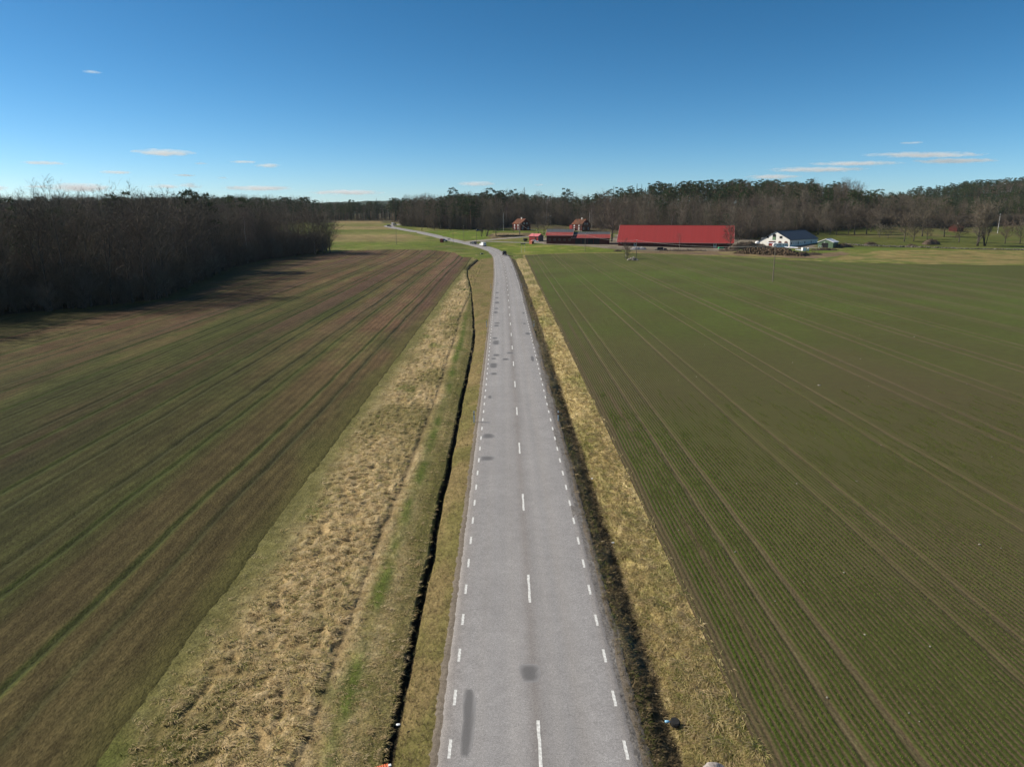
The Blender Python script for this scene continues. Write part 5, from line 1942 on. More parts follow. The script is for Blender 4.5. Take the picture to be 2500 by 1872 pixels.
# covered trailer beside the drive
x, y, z = at(1282.5, 590)
tr = thing('trailer', 'dark covered trailer standing on grass left of the small red hut', 'trailer', (x, y, z), .4)
MB().box((0, 0, 1.25), (2.4, 1.6, 1.3), 0, 0, (.92, .9)).obj('box', M['black_plastic'], tr)
for s in (-1, 1):
    MB().tube([(0, s * .8, .32), (0, s * 1.0, .32)], [.32, .32], 12).obj('wheel', M['tyre'], tr)
MB().tube([(1.2, 0, .55), (2.3, 0, .5)], [.05, .04], 5).obj('drawbar', M['rim'], tr)
MB().tube([(2.0, 0, .5), (2.0, 0, .02)], [.04, .04], 5).obj('jockey_leg', M['rim'], tr)

# white caravan before the white barn
A = at(1905, 605.5)
cv = thing('caravan', 'white round-ended caravan standing before the white barn gable', 'caravan', A, -.12)
out, n = [], 12
for k in range(n + 1):
    t = -math.pi / 2 + math.pi * k / n
    out.append((3.1 + .8 * math.cos(t), 0, 1.45 + 1.05 * math.sin(t)))
for k in range(n + 1):
    t = math.pi / 2 + math.pi * k / n
    out.append((-3.1 + 1.0 * math.cos(t), 0, 1.45 + 1.05 * math.sin(t)))
MB().prism([(p[0], -1.1, p[2]) for p in out], (0, 2.2, 0)).obj('body', M['white_car'], cv)
for x, w in ((-1.9, .55), (-1.1, .45), (-.35, .55), (2.6, .6)):
    MB().box((x, -1.12, 1.65), (w, .05, .5)).obj('window', M['glass'], cv)
MB().box((1.35, -1.12, 1.5), (.6, .05, 1.3)).obj('door', M['white'], cv)
MB().box((1.35, -1.15, 1.8), (.32, .05, .5)).obj('door_window', M['glass'], cv)
MB().box((.35, -1.115, 1.5), (.9, .03, .3)).obj('stripe', plain('grey_stripe', (.35, .42, .5), .5, .1), cv)
MB().box((3.5, -1.115, 1.2), (.35, .04, 1.2), 0, 0, (.5, 1)).obj('end_panel', M['grey_car'], cv)
for s in (-1, 1):
    MB().tube([(.2, s * .95, .3), (.2, s * 1.12, .3)], [.32, .32], 12).obj('wheel', M['tyre'], cv)
A = at(1851, 598)
tk = thing('white_tank', 'short white tank behind the log pile, left of the red gable door', 'tank', A, .1)
MB().tube([(-1.7, 0, 1.2), (-1.3, 0, 1.2), (1.2, 0, 1.2), (1.7, 0, 1.2)], [.6, .95, .95, .6], 14).obj('body', M['white_car'], tk, True)
for x in (-.9, .9):
    MB().box((x, 0, .15), (.3, 1.4, .6)).obj('cradle', M['black_plastic'], tk)
MB().box((1.35, -.55, 1.45), (.5, .06, .3)).obj('hatch', M['glass'], tk)

# ------------------------------------------------------------------ poles, wires, posts
def pole(label, px, py, ptop, r=.13, cross=0, mat=None, cat='pole', name='utility_pole', group=None, ins=True, kind=None):
    x, y, z = at(px, py)
    h = (py - ptop) / 1.1302 * y / 1545
    o = thing(name, label, cat, (x, y, z), 0, group)
    MB().tube([(0, 0, -.6), (0, 0, h * .5), (0, 0, h)], [r, r * .88, r * .7], 8).obj('shaft', mat or M['pole'], o)
    if cross:
        MB().box((0, 0, h - .35), (cross, .12, .14)).obj('crossarm', M['pole'], o)
    if ins:
        for k, xx in enumerate((-.48, 0, .48) if cross else (0,)):
            zz = h - .28 if cross and xx else h
            MB().tube([(xx * cross, 0, zz), (xx * cross, 0, zz + .12), (xx * cross, 0, zz + .26)], [.05, .09, .05], 8).obj('insulator', M['insulator'], o)
    return o, Vector((x, y, z + h))


_, p0 = pole('tall leaning-shadow pole standing alone in the green crop rows', 1886, 688, 602, .15)
_, p1 = pole('thin pole standing right beside the heap of field stones', 1553, 632, 588, .13)
_, p2 = pole('pole before the open bays of the low red shed', 1428, 614.5, 574, .12)
_, p3 = pole('pole with a crossarm beside the white car and red hut', 1303.6, 596.5, 562, .13, 2.6)
_, p4 = pole('stout dark pole at the drive, before the first red house', 1269, 577.6, 546, .24, 0)
_, p5 = pole('pole with white insulators behind the low shed, between the houses', 1343.6, 566, 529, .11, 1.2)
_, q1 = pole('roadside pole by the drive mouth, next to the dark hatchback', 1163.5, 597.5, 562, .12)
_, q2 = pole('roadside pole beyond the road, right of the hut, on the meadow side', 1132.6, 587.5, 553, .12)
_, q3 = pole('roadside pole on the near verge, right of the dark red roadside hut', 1106.4, 597.6, 566, .12)
_, q4 = pole('pole alone in the strip fields left of the road', 968, 597.7, 559, .12)
pole('white flagpole left of the first red house', 1229, 564, 522, .09, 0, M['grey_pole'], 'flagpole', 'flagpole', None, False)
pole('white flagpole at the gable of the second red house', 1439, 561, 519, .09, 0, M['grey_pole'], 'flagpole', 'flagpole', None, False)
pole('pale mast with fittings among the trees on the far right', 2060 + 1885 / 5.027, 420 + 750 / 5.027, 420 + 525 / 5.027, .16, .9, M['grey_pole'], 'mast', 'mast')
pole('pale pole at the wood edge above the orchard', 2064, 550, 535, .2, 1.4, M['grey_pole'], 'pole')


def wire(label, pts, sag, group='overhead wires'):
    mb = MB()
    P = []
    for a, b in zip(pts[:-1], pts[1:]):
        for i in range(12):
            t = i / 12
            p = a.lerp(b, t)
            P.append((p.x, p.y, p.z + .1 - sag * 4 * t * (1 - t)))
    P.append(tuple(pts[-1] + Vector((0, 0, .1))))
    mb.tube(P, [.022] * len(P), 4)
    return tag(mb.obj('overhead_wire', M['wire']), label, 'wire', group)


wire('thin overhead wire running from the lone crop pole across the red barn to the sheds', [p0, p1, p2, p3, p4], 1.3, None)
wire('thin overhead wire from the roadside poles over the strip fields', [q1, q3, q4], .9, None)
wire('thin overhead wire from the crossarm pole to the pole behind the shed', [p3, p5], .8, None)

# delineator posts
SIDE = {}


def delineator(label, px, py):
    x, y, z = at(px, py)
    k = (x > float(road_cx(y)))
    if k:
        z = z - .12
    o = thing('marker_post', label, 'marker post', (x, y, z - .02), 0, None)
    mb = MB()
    prof = [(-.06, -.05), (.06, -.05), (.055, .05), (0, .075), (-.055, .05)]
    hts = [(-.3, 1.0), (.72, 1.0)]
    mb.prism([(p[0], p[1], -.3) for p in prof], (0, 0, 1.1))
    mb.obj('shaft', M['white'], o)
    MB().prism([(p[0] * 1.06, p[1] * 1.06, .8) for p in prof], (0, 0, .19)).obj('black_band', M['black_plastic'], o)
    MB().box((0, -.06, .895), (.06, .02, .11)).obj('reflector', M['lamp_glass'] if not k else M['orange'], o)
    mb = MB()
    n = len(mb.v)
    top = [(p[0], p[1], .99) for p in prof]
    mb.prism(top, (0, 0, .17))
    for a, b in zip(top, top[1:] + top[:1]):
        mb.poly([(a[0], a[1], 1.16), (b[0], b[1], 1.16), (0, -.05, 1.26)])
    mb.obj('top', M['white'], o)
    return o


delineator('white marker post with black band on the left verge, nearest one', 1157.5, 1034)
delineator('white marker post with black band on the right bank, nearest one', 1362.5, 1029)
delineator('second white marker post along the left verge', 1188, 799)
delineator('second white marker post along the right bank', 1303.5, 798)
delineator('third, smallest marker post along the left verge', 1198.5, 704)
delineator('third, smallest marker post along the right bank', 1274, 703)


def two_post_sign(label, px, py, ptop, w, hh, mat, name='road_sign'):
    x, y, z = at(px, py)
    h = (py - ptop) / 1.1302 * y / 1545
    o = thing(name, label, 'sign', (x, y, z), 0)
    for s in (-1, 1):
        MB().tube([(s * w * .36, 0, -.3), (s * w * .36, 0, h)], [.05, .05], 6).obj('post', M['rim'], o)
    MB().box((0, -.08, h - hh / 2), (w, .05, hh)).obj('panel', mat, o)
    return o


two_post_sign('two-legged roadside sign seen end on, in the bright lawn above the crop', 1277, 617, 595, 2.4, .5, M['grey_car'])
two_post_sign('small grey sign on two legs between hut and roadside pole', 1096.5, 592, 583.5, 1.6, .45, M['grey_car'])


# ------------------------------------------------------------------ stones, logs, heaps
def stone_mesh(name, seed, s=1.0, flat=.7, mat=None, sub=1):
    rng = random.Random(seed)
    t = (1 + 5 ** .5) / 2
    V = [Vector(v).normalized() for v in [(-1, t, 0), (1, t, 0), (-1, -t, 0), (1, -t, 0), (0, -1, t), (0, 1, t), (0, -1, -t), (0, 1, -t), (t, 0, -1), (t, 0, 1), (-t, 0, -1), (-t, 0, 1)]]
    F = [(0, 11, 5), (0, 5, 1), (0, 1, 7), (0, 7, 10), (0, 10, 11), (1, 5, 9), (5, 11, 4), (11, 10, 2), (10, 7, 6), (7, 1, 8), (3, 9, 4), (3, 4, 2), (3, 2, 6), (3, 6, 8), (3, 8, 9), (4, 9, 5), (2, 4, 11), (6, 2, 10), (8, 6, 7), (9, 8, 1)]
    for _ in range(sub):
        mid, F2 = {}, []

        def m(a, b):
            k = (min(a, b), max(a, b))
            if k not in mid:
                V.append(((V[a] + V[b]) / 2).normalized())
                mid[k] = len(V) - 1
            return mid[k]
        for a, b, c in F:
            d, e, f = m(a, b), m(b, c), m(c, a)
            F2 += [(a, d, f), (b, e, d), (c, f, e), (d, e, f)]
        F = F2
    ax = (rng.uniform(.8, 1.25), rng.uniform(.7, 1.1), flat * rng.uniform(.85, 1.15))
    pl = [(Vector((rng.gauss(0, 1), rng.gauss(0, 1), rng.gauss(0, 1))).normalized(), rng.uniform(.62, .88)) for _ in range(7)]
    W = []
    for v in V:
        p = v.copy()
        for nrm, d in pl:
            k = p.dot(nrm)
            if k > d:
                p = p - nrm * (k - d)
        p = p * rng.uniform(.96, 1.04)
        W.append((p.x * ax[0] * s, p.y * ax[1] * s, p.z * ax[2] * s))
    me = bpy.data.meshes.new(name)
    me.from_pydata(W, [], F)
    me.materials.append(mat or M['stone'])
    return me


ROCK = plain('grey_pink_granite', (0.33, 0.285, 0.26), 0.9, 0.35, 5.0, bump=0.03)
x, y, z = at(1742, 1900)
rk = link('boulder', stone_mesh('boulder', 9, .62, .62, ROCK, 2))
rk.location = (x, y, -.14)
tag(rk, 'large angular grey boulder in the dry grass at the right verge', 'boulder')
# black drain lid with a small blue cap beside it
x, y, z = at(1648.5, 1756)
lid = thing('drain_cover', 'round black drain cover lying in the dry grass by the right ditch', 'drain cover', (x, y, -.36), 0)
lid.rotation_euler = (rad(14), rad(4), .3)
MB().tube([(0, 0, -.12), (0, 0, .0), (0, 0, .05)], [.2, .21, .205], 20).obj('lid', plain('black_rubber_lid', (.022, .021, .02), .85, .2, 4), lid)
MB().tube([(0, 0, .05), (0, 0, .075)], [.17, .165], 20).obj('inner_ring', plain('dark_rubber_ring', (.03, .029, .027), .9, .2, 4), lid)
x, y, z = at(1629.5, 1754)
cap = link('blue_bottle', MB().tube([(-.1, 0, .06), (.06, 0, .06), (.09, 0, .06), (.13, 0, .06)], [.055, .055, .025, .025], 10).mesh('blue_bottle', plain('pale_blue_plastic', (.25, .5, .7), .25, .1), True))
cap.location = (x, y, -.40)
tag(cap, 'small pale blue plastic bottle lying left of the drain cover', 'bottle')
# orange ribbed pipe end in the left ditch
x, y, z = at(934, 1863)
op = thing('drain_pipe', 'orange ribbed pipe end poking from the bottom of the left ditch', 'pipe', (x, y, -.45), .35)
pts, rs = [], []
for i in range(13):
    pts.append((i * .045 - .3, 0, .0))
    rs.append(.19 + .018 * (i % 2))
ob = MB().tube(pts, rs, 16).obj('pipe', M['orange'], op)
MB().box((.26, -.06, .21), (.1, .1, .05)).obj('white_clip', M['white'], op)
# litter
for i, (px, py, lb) in enumerate([(972, 1762, 'scrap of white paper in the dry grass by the left ditch'), (1446, 1160, 'white scrap on the shaded right bank'), (1497, 1312, 'crumpled pale wrapper in the right ditch')]):
    x, y, z = at(px, py)
    o = link('litter', stone_mesh('litter', 50 + i, .09, .4, M['white'], 1))
    o.location = (x, y, -.10 if i == 0 else -.35)
    tag(o, lb, 'litter')

# stone heap beside the birch
x, y, z = at(1545, 636)
hp = thing('stone_heap', 'heap of pale field stones under the thin birch', 'stone heap', (x, y, z), 0)
rg = random.Random(4)
SM = [stone_mesh('stone', 100 + i, .36, .75, M['stone']) for i in range(6)]
for i in range(70):
    a, rr = rg.uniform(0, 6.28), rg.random() ** .6
    px_, py_ = math.cos(a) * 2.5 * rr, math.sin(a) * 1.5 * rr
    o = link('stone', rg.choice(SM), None, hp)
    o.location = (px_, py_, 1.5 * (1 - rr) * rg.uniform(.5, 1.05) + .1)
    k = rg.uniform(.5, 1.35)
    o.scale = (k, k, k)
    o.rotation_euler = (rg.uniform(0, 6), rg.uniform(0, 6), rg.uniform(0, 6))

# loose stones in the crop
FS = [stone_mesh('field_stone', 200 + i, .06, .7, plain('pale_field_stone', (.27, .245, .2), .9, .2, 6) if i == 0 else None) for i in range(4)]
pale = FS[0].materials[0]
for m_ in FS[1:]:
    m_.materials.clear()
    m_.materials.append(pale)
SP = [(1657, 1300), (1962, 1428), (1892, 1472), (1999, 943), (2100, 878), (1880, 802), (1965, 760), (2165, 803), (2188, 850), (2120, 946), (2098, 819), (2050, 884), (2244, 1765), (2218, 1748), (2017, 1718), (2110, 1560), (2060, 1402), (1851, 1260),
      (2390, 1338), (2443, 1342), (1795, 1350), (2270, 1580), (1700, 921), (1656, 930), (1720, 842), (1935, 886), (2232, 823), (1990, 1070), (2150, 1090), (2300, 1010), (2420, 1120), (2360, 940), (1830, 1100), (2262, 1205), (1945, 1185), (2090, 1180)]
rg = random.Random(8)
for i, p in enumerate(SP):
    x, y, z = at(*p)
    o = link('field_stone', FS[i % 4])
    k = rg.uniform(.55, 1.2) * (1.9 if p == (1999, 943) else 1) * (1 + y / 220)
    o.location = (x, y, z + .05)
    o.scale = (k, k, k * .8)
    o.rotation_euler = (0, 0, rg.uniform(0, 6))
    tag(o, 'grey lump of stone, biggest of those in the green crop' if p == (1999, 943) else 'small pale stone lying between the crop rows', 'stone', 'stones in the crop')

# the long log pile before the white barn
La, Lb = at(1789, 619), at(1965, 626.5)
ang, L = wall_dir(La, Lb)
lp = thing('log_pile', 'long dark pile of cut logs between the crop field and the white barn', 'log pile', La, ang)
mb = MB()
mb.tube([(0, 0, 0), (0, 4.0, 0)], [.5, .48], 8, 0, False)
mb.poly([(.5 * math.cos(2 * math.pi * k / 8), -.001, .5 * math.sin(2 * math.pi * k / 8)) for k in range(8)], 1)
log_me = mb.mesh('log', [M['log_bark'], M['log_end']])
vs_, fs_ = mesh_arrays(log_me)
rg = random.Random(12)
spots = []
row = 0
zz_ = .22
while row < 11:
    x = .3 * (row % 2) + row * .9
    while x < L - row * 1.1:
        prof_h = 3.7 * (0.75 + .35 * float(fbm(np.array([x * .13]), np.array([.5]), 77)[0])) * (1 - .5 * sstep(x, L - 9, L))
        if zz_ < prof_h:
            spots.append((x + rg.uniform(-.05, .05), rg.uniform(-.5, .5) + row * .10, zz_ + rg.uniform(-.03, .03), rg.uniform(.32, .56)))
        x += rg.uniform(.40, .60)
    row += 1
    zz_ += .36
dzf = [float(H(La[0] + math.cos(ang) * s[0], La[1] + math.sin(ang) * s[0])) - La[2] for s in spots]
order = list(range(len(spots)))
rg.shuffle(order)
for k in order[:300]:
    s = spots[k]
    o = link('log', log_me, None, lp)
    o.location = (s[0], s[1], s[2] + dzf[k])
    o.scale = (s[3], rg.uniform(.8, 1.05), s[3])
    o.rotation_euler = (0, rg.uniform(0, 6), rg.uniform(-.08, .08))
V, F8, F4, mi8, mi4 = [], [], [], [], []
for j, k in enumerate(order[300:]):
    s = spots[k]
    v = vs_ * np.array([s[3], 1.0, s[3]]) + np.array([s[0], s[1], s[2] + dzf[k]])
    V.append(v)
    for f, mi in fs_:
        (F8 if f.shape[1] == 8 else F4).append(f + j * len(vs_))
        (mi8 if f.shape[1] == 8 else mi4).append(np.full(len(f), mi))
if V:
    me = arr_mesh('logs', np.concatenate(V), [np.concatenate(F4), np.concatenate(F8)], [M['log_bark'], M['log_end']], np.concatenate([np.concatenate(mi4), np.concatenate(mi8)]))
    tag(link('logs', me, None, lp), kind='stuff')


def twig_heap(name, label, cat, px, py, L, W, h, rz, n, mat, seed, lump=.25):
    x, y, z = at(px, py)
    o = thing(name, label, cat, (x, y, z), rz)
    rg = random.Random(seed)
    nx, ny = 18, 10
    V, F = [], []
    for j in range(ny):
        for i in range(nx):
            u, v = i / (nx - 1) * 2 - 1, j / (ny - 1) * 2 - 1
            e = max(0, 1 - u * u) * max(0, 1 - v * v)
            V.append((u * L / 2, v * W / 2, h * e ** .6 * (.75 + .5 * float(vnoise(np.array([u * 4 + seed]), np.array([v * 3]), seed)[0])) - .1 + rg.uniform(-lump, lump) * (e > 0)))
    me = arr_mesh('mound', V, grid_faces(nx, ny), [mat])
    link('mound', me, None, o)
    mb = MB()
    for k in range(n):
        i = rg.randrange(len(V))
        p = Vector(V[i])
        d = Vector((rg.gauss(0, 1), rg.gauss(0, 1), abs(rg.gauss(0, .45)))).normalized()
        ln = rg.uniform(.6, 2.2)
        s = perp(d, rg) * rg.uniform(.03, .09)
        mb.poly((p - s, p + s, p + d * ln))
        mb.poly((p - s.cross(d), p + s.cross(d), p + d * ln))
    b = mb.obj('branches', M['brush'], o)
    b['kind'] = 'stuff'
    return o


SOIL = plain('dark_heap_soil', (0.075, 0.052, 0.036), 0.95, 0.4, 1.5)
GRIT = plain('grey_gravel_heap', (0.24, 0.23, 0.23), 0.95, 0.25, 2.0)
twig_heap('brush_heap', 'tangled brush heap on top of the left part of the log pile', 'brush heap', 1830, 608.5, 24, 4, 3.4, -.15, 420, M['brush'], 31)
twig_heap('brush_heap', 'dark brush heap at the right end of the log pile', 'brush heap', 1958, 624.5, 7, 4, 1.8, .1, 160, SOIL, 32)
twig_heap('brush_heap', 'low scrubby mound of twigs left of the log pile', 'brush heap', 1782, 613, 12, 3.5, .9, -.1, 170, M['brush'], 33)
twig_heap('soil_heap', 'brown heap of branches and soil below the white tank yard', 'soil heap', 1985, 622, 9, 4, 1.0, .1, 120, M['brush'], 34)
twig_heap('brush_heap', 'reddish brush in front of the green shed', 'brush heap', 2012, 611, 14, 3.5, 1.0, .1, 220, M['brush'], 35)
twig_heap('brush_heap', 'dark brush heap behind the right wall of the green shed', 'brush heap', 2058, 604, 12, 4, 1.9, .2, 260, SOIL, 36)
twig_heap('brush_heap', 'peaked brush heap behind the dry stone wall on the lawn', 'brush heap', 2273, 597, 9, 5, 3.0, 0, 240, M['brush'], 37)
twig_heap('brush_heap', 'flat brush heap left of the peaked one behind the stone wall', 'brush heap', 2125, 597, 7, 3, 1.3, 0, 120, SOIL, 38)
twig_heap('brush_heap', 'small flat brush heap by the middle of the stone wall', 'brush heap', 2226, 600, 5, 2.5, .7, 0, 80, SOIL, 39)
twig_heap('soil_heap', 'brown soil bank along the barn yard before the small birch', 'soil heap', 1668, 613, 26, 3.0, .8, -.05, 120, SOIL, 40, .1)
twig_heap('gravel_heap', 'grey gravel heap right of the stone heap pole, in the barn yard', 'gravel heap', 1553, 609, 6, 3.5, 1.5, 0, 0, GRIT, 41, .06)
twig_heap('gravel_heap', 'second grey gravel heap in the barn yard, next to the first', 'gravel heap', 1567, 609, 4.5, 3, 1.5, 0, 0, GRIT, 42, .06)
twig_heap('soil_heap', 'small dark heap left of the stone heap birch', 'soil heap', 1508, 614, 4.5, 2, .9, 0, 20, SOIL, 43, .1)
twig_heap('shrub_bank', 'rough bank of twigs along the drive below the red house', 'bank', 1245, 577, 20, 3.5, .9, -.25, 240, M['brush'], 44)

# dark machine under tarpaulin in the yard
x, y, z = at(1613, 610.5)
mc = thing('covered_machine', 'black tarpaulin covered farm machine lying in the barn yard', 'machine', (x, y, z), 0)
MB().box((-.3, 0, .75), (3.6, 1.8, 1.3), 0, 0, (.75, .7)).obj('cover', M['black_plastic'], mc)
MB().box((2.4, .1, .45), (2.0, 1.4, .8), 0, 0, (.6, .6)).obj('low_cover', M['black_plastic'], mc)
MB().box((1.35, -.7, .45), (.35, .3, .5)).obj('white_can', M['white'], mc)
MB().box((-2.6, 0, .3), (1.2, .5, .3)).obj('drawbar', M['pole'], mc)
# green upturned boat shape
x, y, z = at(1760, 607)
gb = thing('green_trough', 'green plastic trough by the right end of the long barn', 'trough', (x, y, z), .1)
MB().box((0, 0, .35), (3.2, 1.3, .8), 0, 0, (.8, .8)).obj('shell', M['green_net'], gb)
MB().box((0, 0, .78), (2.5, 1.0, .06)).obj('rim', M['green_net'], gb)
# white containers and posts in the yard
x, y, z = at(1962, 613)
ic = thing('white_container', 'white cubic liquid container at the right end of the log pile', 'container', (x, y, z), .2)
MB().box((0, 0, .95), (2.2, 1.5, 1.7)).obj('tank', M['white_car'], ic)
MB().box((0, 0, .06), (2.3, 1.6, .12)).obj('pallet', M['pole'], ic)
MB().tube([(0, 0, 1.8), (0, 0, 1.95)], [.25, .25], 10).obj('lid', M['black_plastic'], ic)
x, y, z = at(1972.5, 613)
wp = thing('white_barrel', 'tall narrow white barrel just right of the cubic container', 'barrel', (x, y, z), 0)
MB().tube([(0, 0, 0), (0, 0, .1), (0, 0, 1.7), (0, 0, 1.85)], [.3, .34, .34, .2], 12).obj('body', M['white_car'], wp)
MB().tube([(0, 0, 1.85), (0, 0, 1.95)], [.1, .1], 8).obj('cap', M['black_plastic'], wp)
for i, (px, py, L_, w_, rz, lb) in enumerate([(1924, 613.5, 6.5, 1.4, -.35, 'white tarpaulin strip draped over the right part of the log pile'), (1879, 604.5, 6, 1.3, -.12, 'white tarpaulin strip lying on the log pile before the caravan'), (1942, 616.5, 3, 1.2, -.2, 'short white sheet near the end of the log pile')]):
    x, y, z = at(px, py)
    nx, ny = 14, 5
    V = [((i_ / (nx - 1) - .5) * L_, (j_ / (ny - 1) - .5) * w_, .25 * float(vnoise(np.array([i_ * .6]), np.array([j_ * .7]), 60 + i)[0]) - .25 * abs(j_ / (ny - 1) - .5)) for j_ in range(ny) for i_ in range(nx)]
    o = link('tarpaulin', arr_mesh('tarpaulin', V, grid_faces(nx, ny), [M['tarp']]))
    o.location = (x, y - 3.5, z + 2.2 if i == 0 else z + 2.6 if i == 1 else z + 1.4)
    o.rotation_euler = (.25, .05, rz)
    tag(o, lb, 'tarpaulin')
# white hoops and trestles before the green shed
for i, (px, py) in enumerate([(2000, 606), (2024, 604)]):
    x, y, z = at(px, py)
    o = thing('trestle', ['white metal trestle left of the green shed doorway', 'white ring frames leaning right of the green shed doorway'][i], 'frame', (x, y - 1.2, z), 0)
    for k in range(3):
        MB().tube([(-.9 + k * .9, 0, 0), (-.9 + k * .9, 0, 1.3)], [.05, .05], 5).obj('leg', M['white'], o)
    MB().tube([(-1, 0, 1.3), (1, 0, 1.3)], [.05, .05], 5).obj('top_rail', M['white'], o)
    if i:
        c = [(math.cos(t) * .6 + 1.2, -.1, math.sin(t) * .6 + .6) for t in np.linspace(0, 6.283, 17)]
        MB().tube(c, [.09] * 17, 5, 0, False).obj('ring', M['white'], o)

# dry stone wall across the lawn on the right
W0 = [(2062, 596), (2085, 599), (2130, 601), (2180, 603), (2240, 604.5), (2300, 606.5), (2370, 609), (2440, 610), (2560, 612)]
wp_ = np.array(chaikin([at(*p)[:2] for p in W0], 2))
sw = thing('dry_stone_wall', 'low dry stone wall between the pale pasture and the orchard lawn', 'wall', (float(wp_[0, 0]), float(wp_[0, 1]), float(H(*wp_[0]))), 0)
cum = np.concatenate([[0], np.cumsum(np.hypot(*np.diff(wp_, axis=0).T))])
rg = random.Random(21)
WS = [stone_mesh('stone', 300 + i, .5, .8, M['stone'], 0) for i in range(5)]
DW = plain('dark_wall_stone', (.13, .115, .095), .95, .4, 2.0, rand=.4)
for m_ in WS:
    m_.materials.clear()
    m_.materials.append(DW)
for k in range(290):
    s = cum[-1] * (k + rg.random()) / 290
    x, y = np.interp(s, cum, wp_[:, 0]), np.interp(s, cum, wp_[:, 1])
    o = link('stone', rg.choice(WS), None, sw)
    q_ = rg.uniform(.7, 1.25)
    o.location = (x - sw.location.x, y + rg.uniform(-.4, .4) - sw.location.y, float(H(x, y)) - sw.location.z + rg.uniform(.05, .45))
    o.scale = (q_ * 1.3, q_, q_)
    o.rotation_euler = (rg.uniform(0, 1), rg.uniform(0, 1), rg.uniform(0, 6))
# stone rows of the far ditches and the orchard bank
W1 = [at(*p)[:2] for p in ((1998, 579), (2040, 577), (2080, 574), (2140, 572), (2200, 571))]

# culvert mouth and rough dark ditch at the far end of the left verge
x, y, z = at(1176.5, 620.5)
cu = thing('culvert', 'small pale culvert head above the dark zigzag ditch left of the road', 'culvert', (x, y, z), .3)
MB().box((0, 0, .2), (1.4, .4, .6)).obj('headwall', M['concrete'], cu)
MB().tube([(0.1, -.21, .15), (0.1, -.24, .15)], [.3, .3], 12).obj('dark_pipe_disc', M['dark'], cu)  # dark disc painted as the shade inside the pipe


# ------------------------------------------------------------------ grass, tussocks and seedlings near the camera
def blades(seed, n, R, h, w, lean, spread=.5):
    rng = random.Random(seed)
    V, F3, F4 = [], [], []
    for k in range(n):
        a, r = rng.uniform(0, 6.283), R * rng.random() ** .6
        b = Vector((math.cos(a) * r, math.sin(a) * r, -.04))
        d = Vector((math.cos(a) * spread + lean[0] + rng.gauss(0, .22), math.sin(a) * spread + lean[1] + rng.gauss(0, .22), 0.62)).normalized()
        hh = h * rng.uniform(.55, 1.2)
        s = Vector((-d.y, d.x, 0))
        s = (s.normalized() if s.length > .01 else Vector((1, 0, 0)))
        s = (s + perp(d, rng) * .6).normalized() * w * rng.uniform(.6, 1.2) / 2
        m = b + d * hh * .55
        hz = Vector((d.x, d.y, 0))
        q = m + (d * .35 + hz * .5 - Vector((0, 0, .25))).normalized() * hh * .55
        i = len(V)
        V += [tuple(b - s), tuple(b + s), tuple(m + s * .8), tuple(m - s * .8), tuple(q)]
        F4.append((i, i + 1, i + 2, i + 3))
        F3.append((i + 3, i + 2, i + 4))
    return np.array(V, np.float32), [(np.array(F3, np.int32), 0), (np.array(F4, np.int32), 0)]


def with_mat(p, mi):
    return p[0], [(f, mi) for f, _ in p[1]]


M['straw'] = ramp_rand('straw_blades', [(0.38, 0.285, 0.145), (0.55, 0.43, 0.25), (0.46, 0.345, 0.185), (0.30, 0.25, 0.105), (0.60, 0.48, 0.30)], var=.15, trans=.35)
M['ochre'] = ramp_rand('ochre_blades', [(0.52, 0.42, 0.18), (0.62, 0.50, 0.26), (0.40, 0.36, 0.13), (0.58, 0.47, 0.22)], var=.15, trans=.35)
M['green_b'] = ramp_rand('green_blades', [(0.12, 0.155, 0.03), (0.17, 0.19, 0.042), (0.22, 0.20, 0.06)], var=.15, trans=.35)
M['brown_b'] = ramp_rand('brown_blades', [(0.18, 0.135, 0.075), (0.27, 0.205, 0.11), (0.13, 0.10, 0.058)], var=.15, trans=.3)
M['crop_b'] = ramp_rand('crop_blades', [(0.12, 0.18, 0.026), (0.16, 0.215, 0.036), (0.15, 0.165, 0.042)], var=.15, trans=.35)
g = np.random.default_rng(77)


def sheet_points(n, xr, y0, y1, power, xfun=None):
    u = g.random(n)
    y = (y0 ** (1 - power) + u * (y1 ** (1 - power) - y0 ** (1 - power))) ** (1 / (1 - power))
    x = g.uniform(xr[0], xr[1], n)
    return x, y


# left strip tussocks
x, y = sheet_points(24000, (EDGE_L, -2.0), 22, 190, 1.75)
x = x + (road_cx(y) - 1.28) * sstep(x, -13, -4)
z, q = left_verge(x, y)
patch = fbm(x * 0.22, y * 0.09, 68)
ok = (np.abs(q['t'] + .05) > .16) & (x < q['redge'] + .10 * g.standard_normal(len(x))) & (q['rut'] < .6)
ok &= (q['ridged'] + .5 * q['hum'] + .5 * (g.random(len(x)) - .5) > .9) | (x > q['rutx'])
ok &= (q['edge'] + .08 > g.random(len(x)))
x, y, z, patch = x[ok], y[ok], z[ok], patch[ok]
q = {k: v[ok] for k, v in q.items()}
n = len(x)
mow = np.exp(-((x - (q['rutx'] + 1.15)) / 0.55) ** 2)
gr = (patch + .22 * g.standard_normal(n) > .62) | (mow * .8 > g.random(n)) | ((q['t'] > -1.8) & (g.random(n) < .30))
short = (x > q['rutx'])
sel = np.where(gr, 4 + g.integers(0, 2, n), np.where(q['t'] > 0, np.where(g.random(n) < .6, 6, 2 + g.integers(0, 2, n)), g.integers(0, 4, n)))
scl = np.where(short, g.uniform(.35, .65, n), g.uniform(.5, 1.05, n) * np.clip(.55 + 1.2 * (q['ridged'] - .55), .5, 1.2)) * (1 + (y - 22) / 260)
